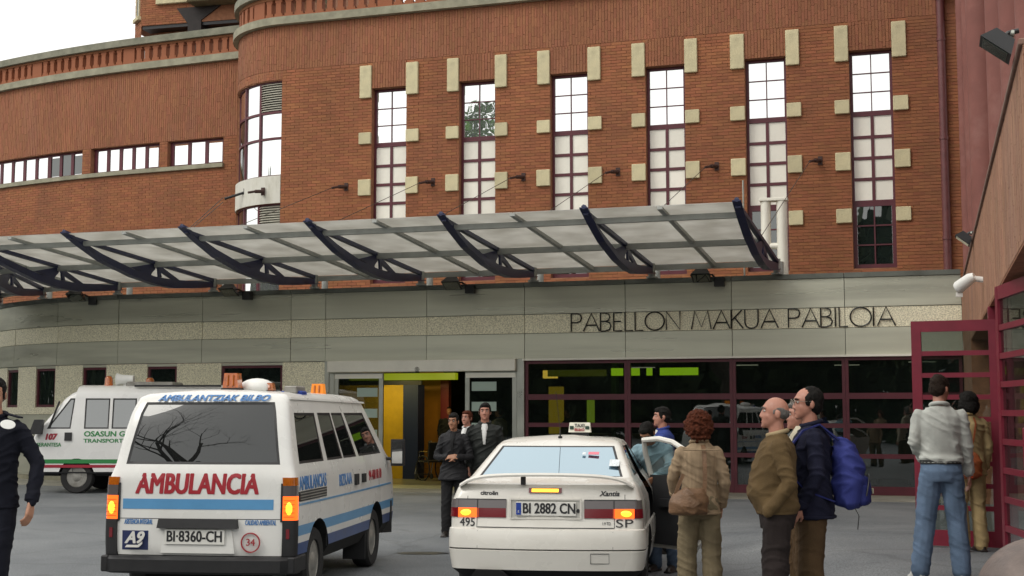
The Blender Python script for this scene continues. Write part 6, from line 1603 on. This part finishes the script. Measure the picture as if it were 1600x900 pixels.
# ------------------------------------------------------------ wheelchair inside the door
wc = thing('wheelchair', 'folded dark wheelchair standing just inside the automatic door', 'wheelchair', (-1.95, 33.2, .012), R(35))
for x in (-.27, .27):
    q = MB(); q.tube([(x, .30 * math.cos(a), .30 + .30 * math.sin(a)) for a in [2 * math.pi * i / 24 for i in range(25)]], .018, 6, cap=False)
    for k in range(8): a = math.pi * k / 4; q.tube([(x, 0, .3), (x, .29 * math.cos(a), .3 + .29 * math.sin(a))], .004, 4)
    q.build('wheel', RUBBER, wc)
    q = MB(); q.tube([(x * .85, -.2, .95), (x * .85, -.15, .45), (x * .85, .35, .45), (x * .85, .45, .15)], .014, 6); q.tube([(x * .85, -.15, .7), (x * .85, .25, .7), (x * .85, .25, .45)], .014, 6); q.tube([(x * .85, -.2, .95), (x * .85, -.32, .96)], .018, 6); q.build('side_frame', CHROME, wc)
    q = MB(); q.lathe([(.07, -.015), (.07, .015)], 14, 0, Matrix.Translation((x * .8, .40, .08)) @ Matrix.Rotation(R(90), 4, 'Y')); q.build('castor', RUBBER, wc)
bp('seat', wc, -.22, .22, -.15, .32, .44, .49, VBLACK, .01); bp('backrest', wc, -.22, .22, -.2, -.16, .5, .93, VBLACK, .01); bp('footplate', wc, -.18, .18, .42, .56, .12, .14, VBLACK)
# ============================================================ bare trees and far wood across the forecourt (seen in the panes)
BARK = mat('dark_bark', (.05, .04, .03), .95, var=.3, vscale=6, bump=.6, bscale=20)
LEAF = mat('deep_foliage', (.035, .055, .02), .85, var=.4, vscale=.6, island=.4)
rt = random.Random(21)
def tree(label, x, y, h, leaves, spread=1.0, kind='tree'):
    t = thing(kind, label, 'tree', (x, y, 0), rt.uniform(0, 6))
    q = MB(); tips = []
    def grow(p, d, ln, r, lv):
        n = 4; pts = [p]; rs = [r]
        for i in range(n):
            d = (d + Vector((rt.uniform(-.16, .16), rt.uniform(-.16, .16), rt.uniform(-.04, .10)))).normalized(); pts.append(pts[-1] + d * ln / n); rs.append(r * (1 - .45 * (i + 1) / n))
        q.tube(pts, rs, 8 if lv < 2 else (5 if lv < 4 else 3), cap=False)
        if lv >= 5: tips.append(pts[-1]); return
        for k in range(3 if lv else 4):
            a = rt.uniform(0, 6.28); o_ = d.orthogonal().normalized(); o_ = Matrix.Rotation(a, 3, d) @ o_
            dd = (d * rt.uniform(.55, .9) + o_ * rt.uniform(.5, .9) * spread + Vector((0, 0, .12))).normalized()
            grow(pts[rt.choice((2, 3, 4)) if lv else rt.choice((3, 4))], dd, ln * rt.uniform(.62, .8), rs[-1] * .72, lv + 1)
        if lv >= 3: tips.append(pts[-1])
    grow(Vector((0, 0, 0)), Vector((0, 0, 1)), h * .30, h * .022, 0)
    q.build('trunk', BARK, t, 60)
    if leaves:
        m = MB()
        for tp in tips:
            for k in range(leaves):
                c = tp + Vector((rt.gauss(0, .45), rt.gauss(0, .45), rt.gauss(0, .4))); a = Vector((rt.uniform(-1, 1), rt.uniform(-1, 1), rt.uniform(-1, 1))).normalized() * rt.uniform(.10, .22); b = a.orthogonal().normalized() * a.length * .6
                m.add([c - a, c + b, c + a, c - b], [(0, 1, 2, 3)])
        m.build('crown', LEAF, t)
    return t
tree('tall bare tree mirrored in the back window of the ambulance', -7.0, 4.0, 13, 0, 1.0)
tree('bare spreading tree mirrored in the taxi glass', 3.2, -20, 12, 0, 1.2)
pt_ = thing('tree', 'slim tall leafy tree mirrored in the second high window', 'tree', (-30.6, -7.7, 0))
q = MB(); q.tube([(0, 0, 0), (.1, 0, 8), (0, .1, 15), (0, 0, 21)], [.28, .2, .12, .03], 10); q.build('trunk', BARK, pt_, 60)
q = MB()
for i in range(1500):
    u = Vector((rt.gauss(0, 1), rt.gauss(0, 1), rt.gauss(0, 1))).normalized() * rt.random() ** .4
    c = Vector((u.x * 1.5, u.y * 1.5, 18.2 + u.z * 3)); a = Vector((rt.uniform(-1, 1), rt.uniform(-1, 1), rt.uniform(-1, 1))).normalized() * rt.uniform(.12, .22); b = a.orthogonal().normalized() * a.length * .6
    q.add([c - a, c + b, c + a, c - b], [(0, 1, 2, 3)])
q.build('crown', mat('spring_foliage', (.09, .20, .035), .8, var=.3, vscale=.8, island=.4), pt_)
tree('leafy tree mirrored in the lower panes at the right', 6, -31, 16, 4)
tree('leafy tree mirrored in the foyer glazing', -11, -36, 14, 4)
wd = MB()
for i in range(34000):
    az = rt.uniform(-125, 62); r_ = 52 + rt.uniform(-5, 5)
    top = 11.5 + 2.4 * math.sin(az * .21) + 1.6 * math.sin(az * .67 + 1) + 6.5 * math.exp(-((az + 19) / 7.0) ** 2)
    c = Vector((r_ * math.sin(R(az)), -r_ * math.cos(R(az)), top * rt.random() ** .85)); a = Vector((rt.uniform(-1, 1), rt.uniform(-1, 1), rt.uniform(-1, 1))).normalized() * rt.uniform(.55, 1.2); b = a.orthogonal().normalized() * a.length * .7
    wd.add([c - a, c + b, c + a, c - b], [(0, 1, 2, 3)])
for i in range(9000):
    y_ = rt.uniform(-15, 85); top = 9.5 + 2 * math.sin(y_ * .2)
    c = Vector((-62 + rt.uniform(-5, 5), y_, top * rt.random() ** .85)); a = Vector((rt.uniform(-1, 1), rt.uniform(-1, 1), rt.uniform(-1, 1))).normalized() * rt.uniform(.55, 1.2); b = a.orthogonal().normalized() * a.length * .7
    wd.add([c - a, c + b, c + a, c - b], [(0, 1, 2, 3)])
tag(wd.build('woods', LEAF), 'dark belt of trees across the road mirrored in the ground floor glass', None, None, 'stuff')
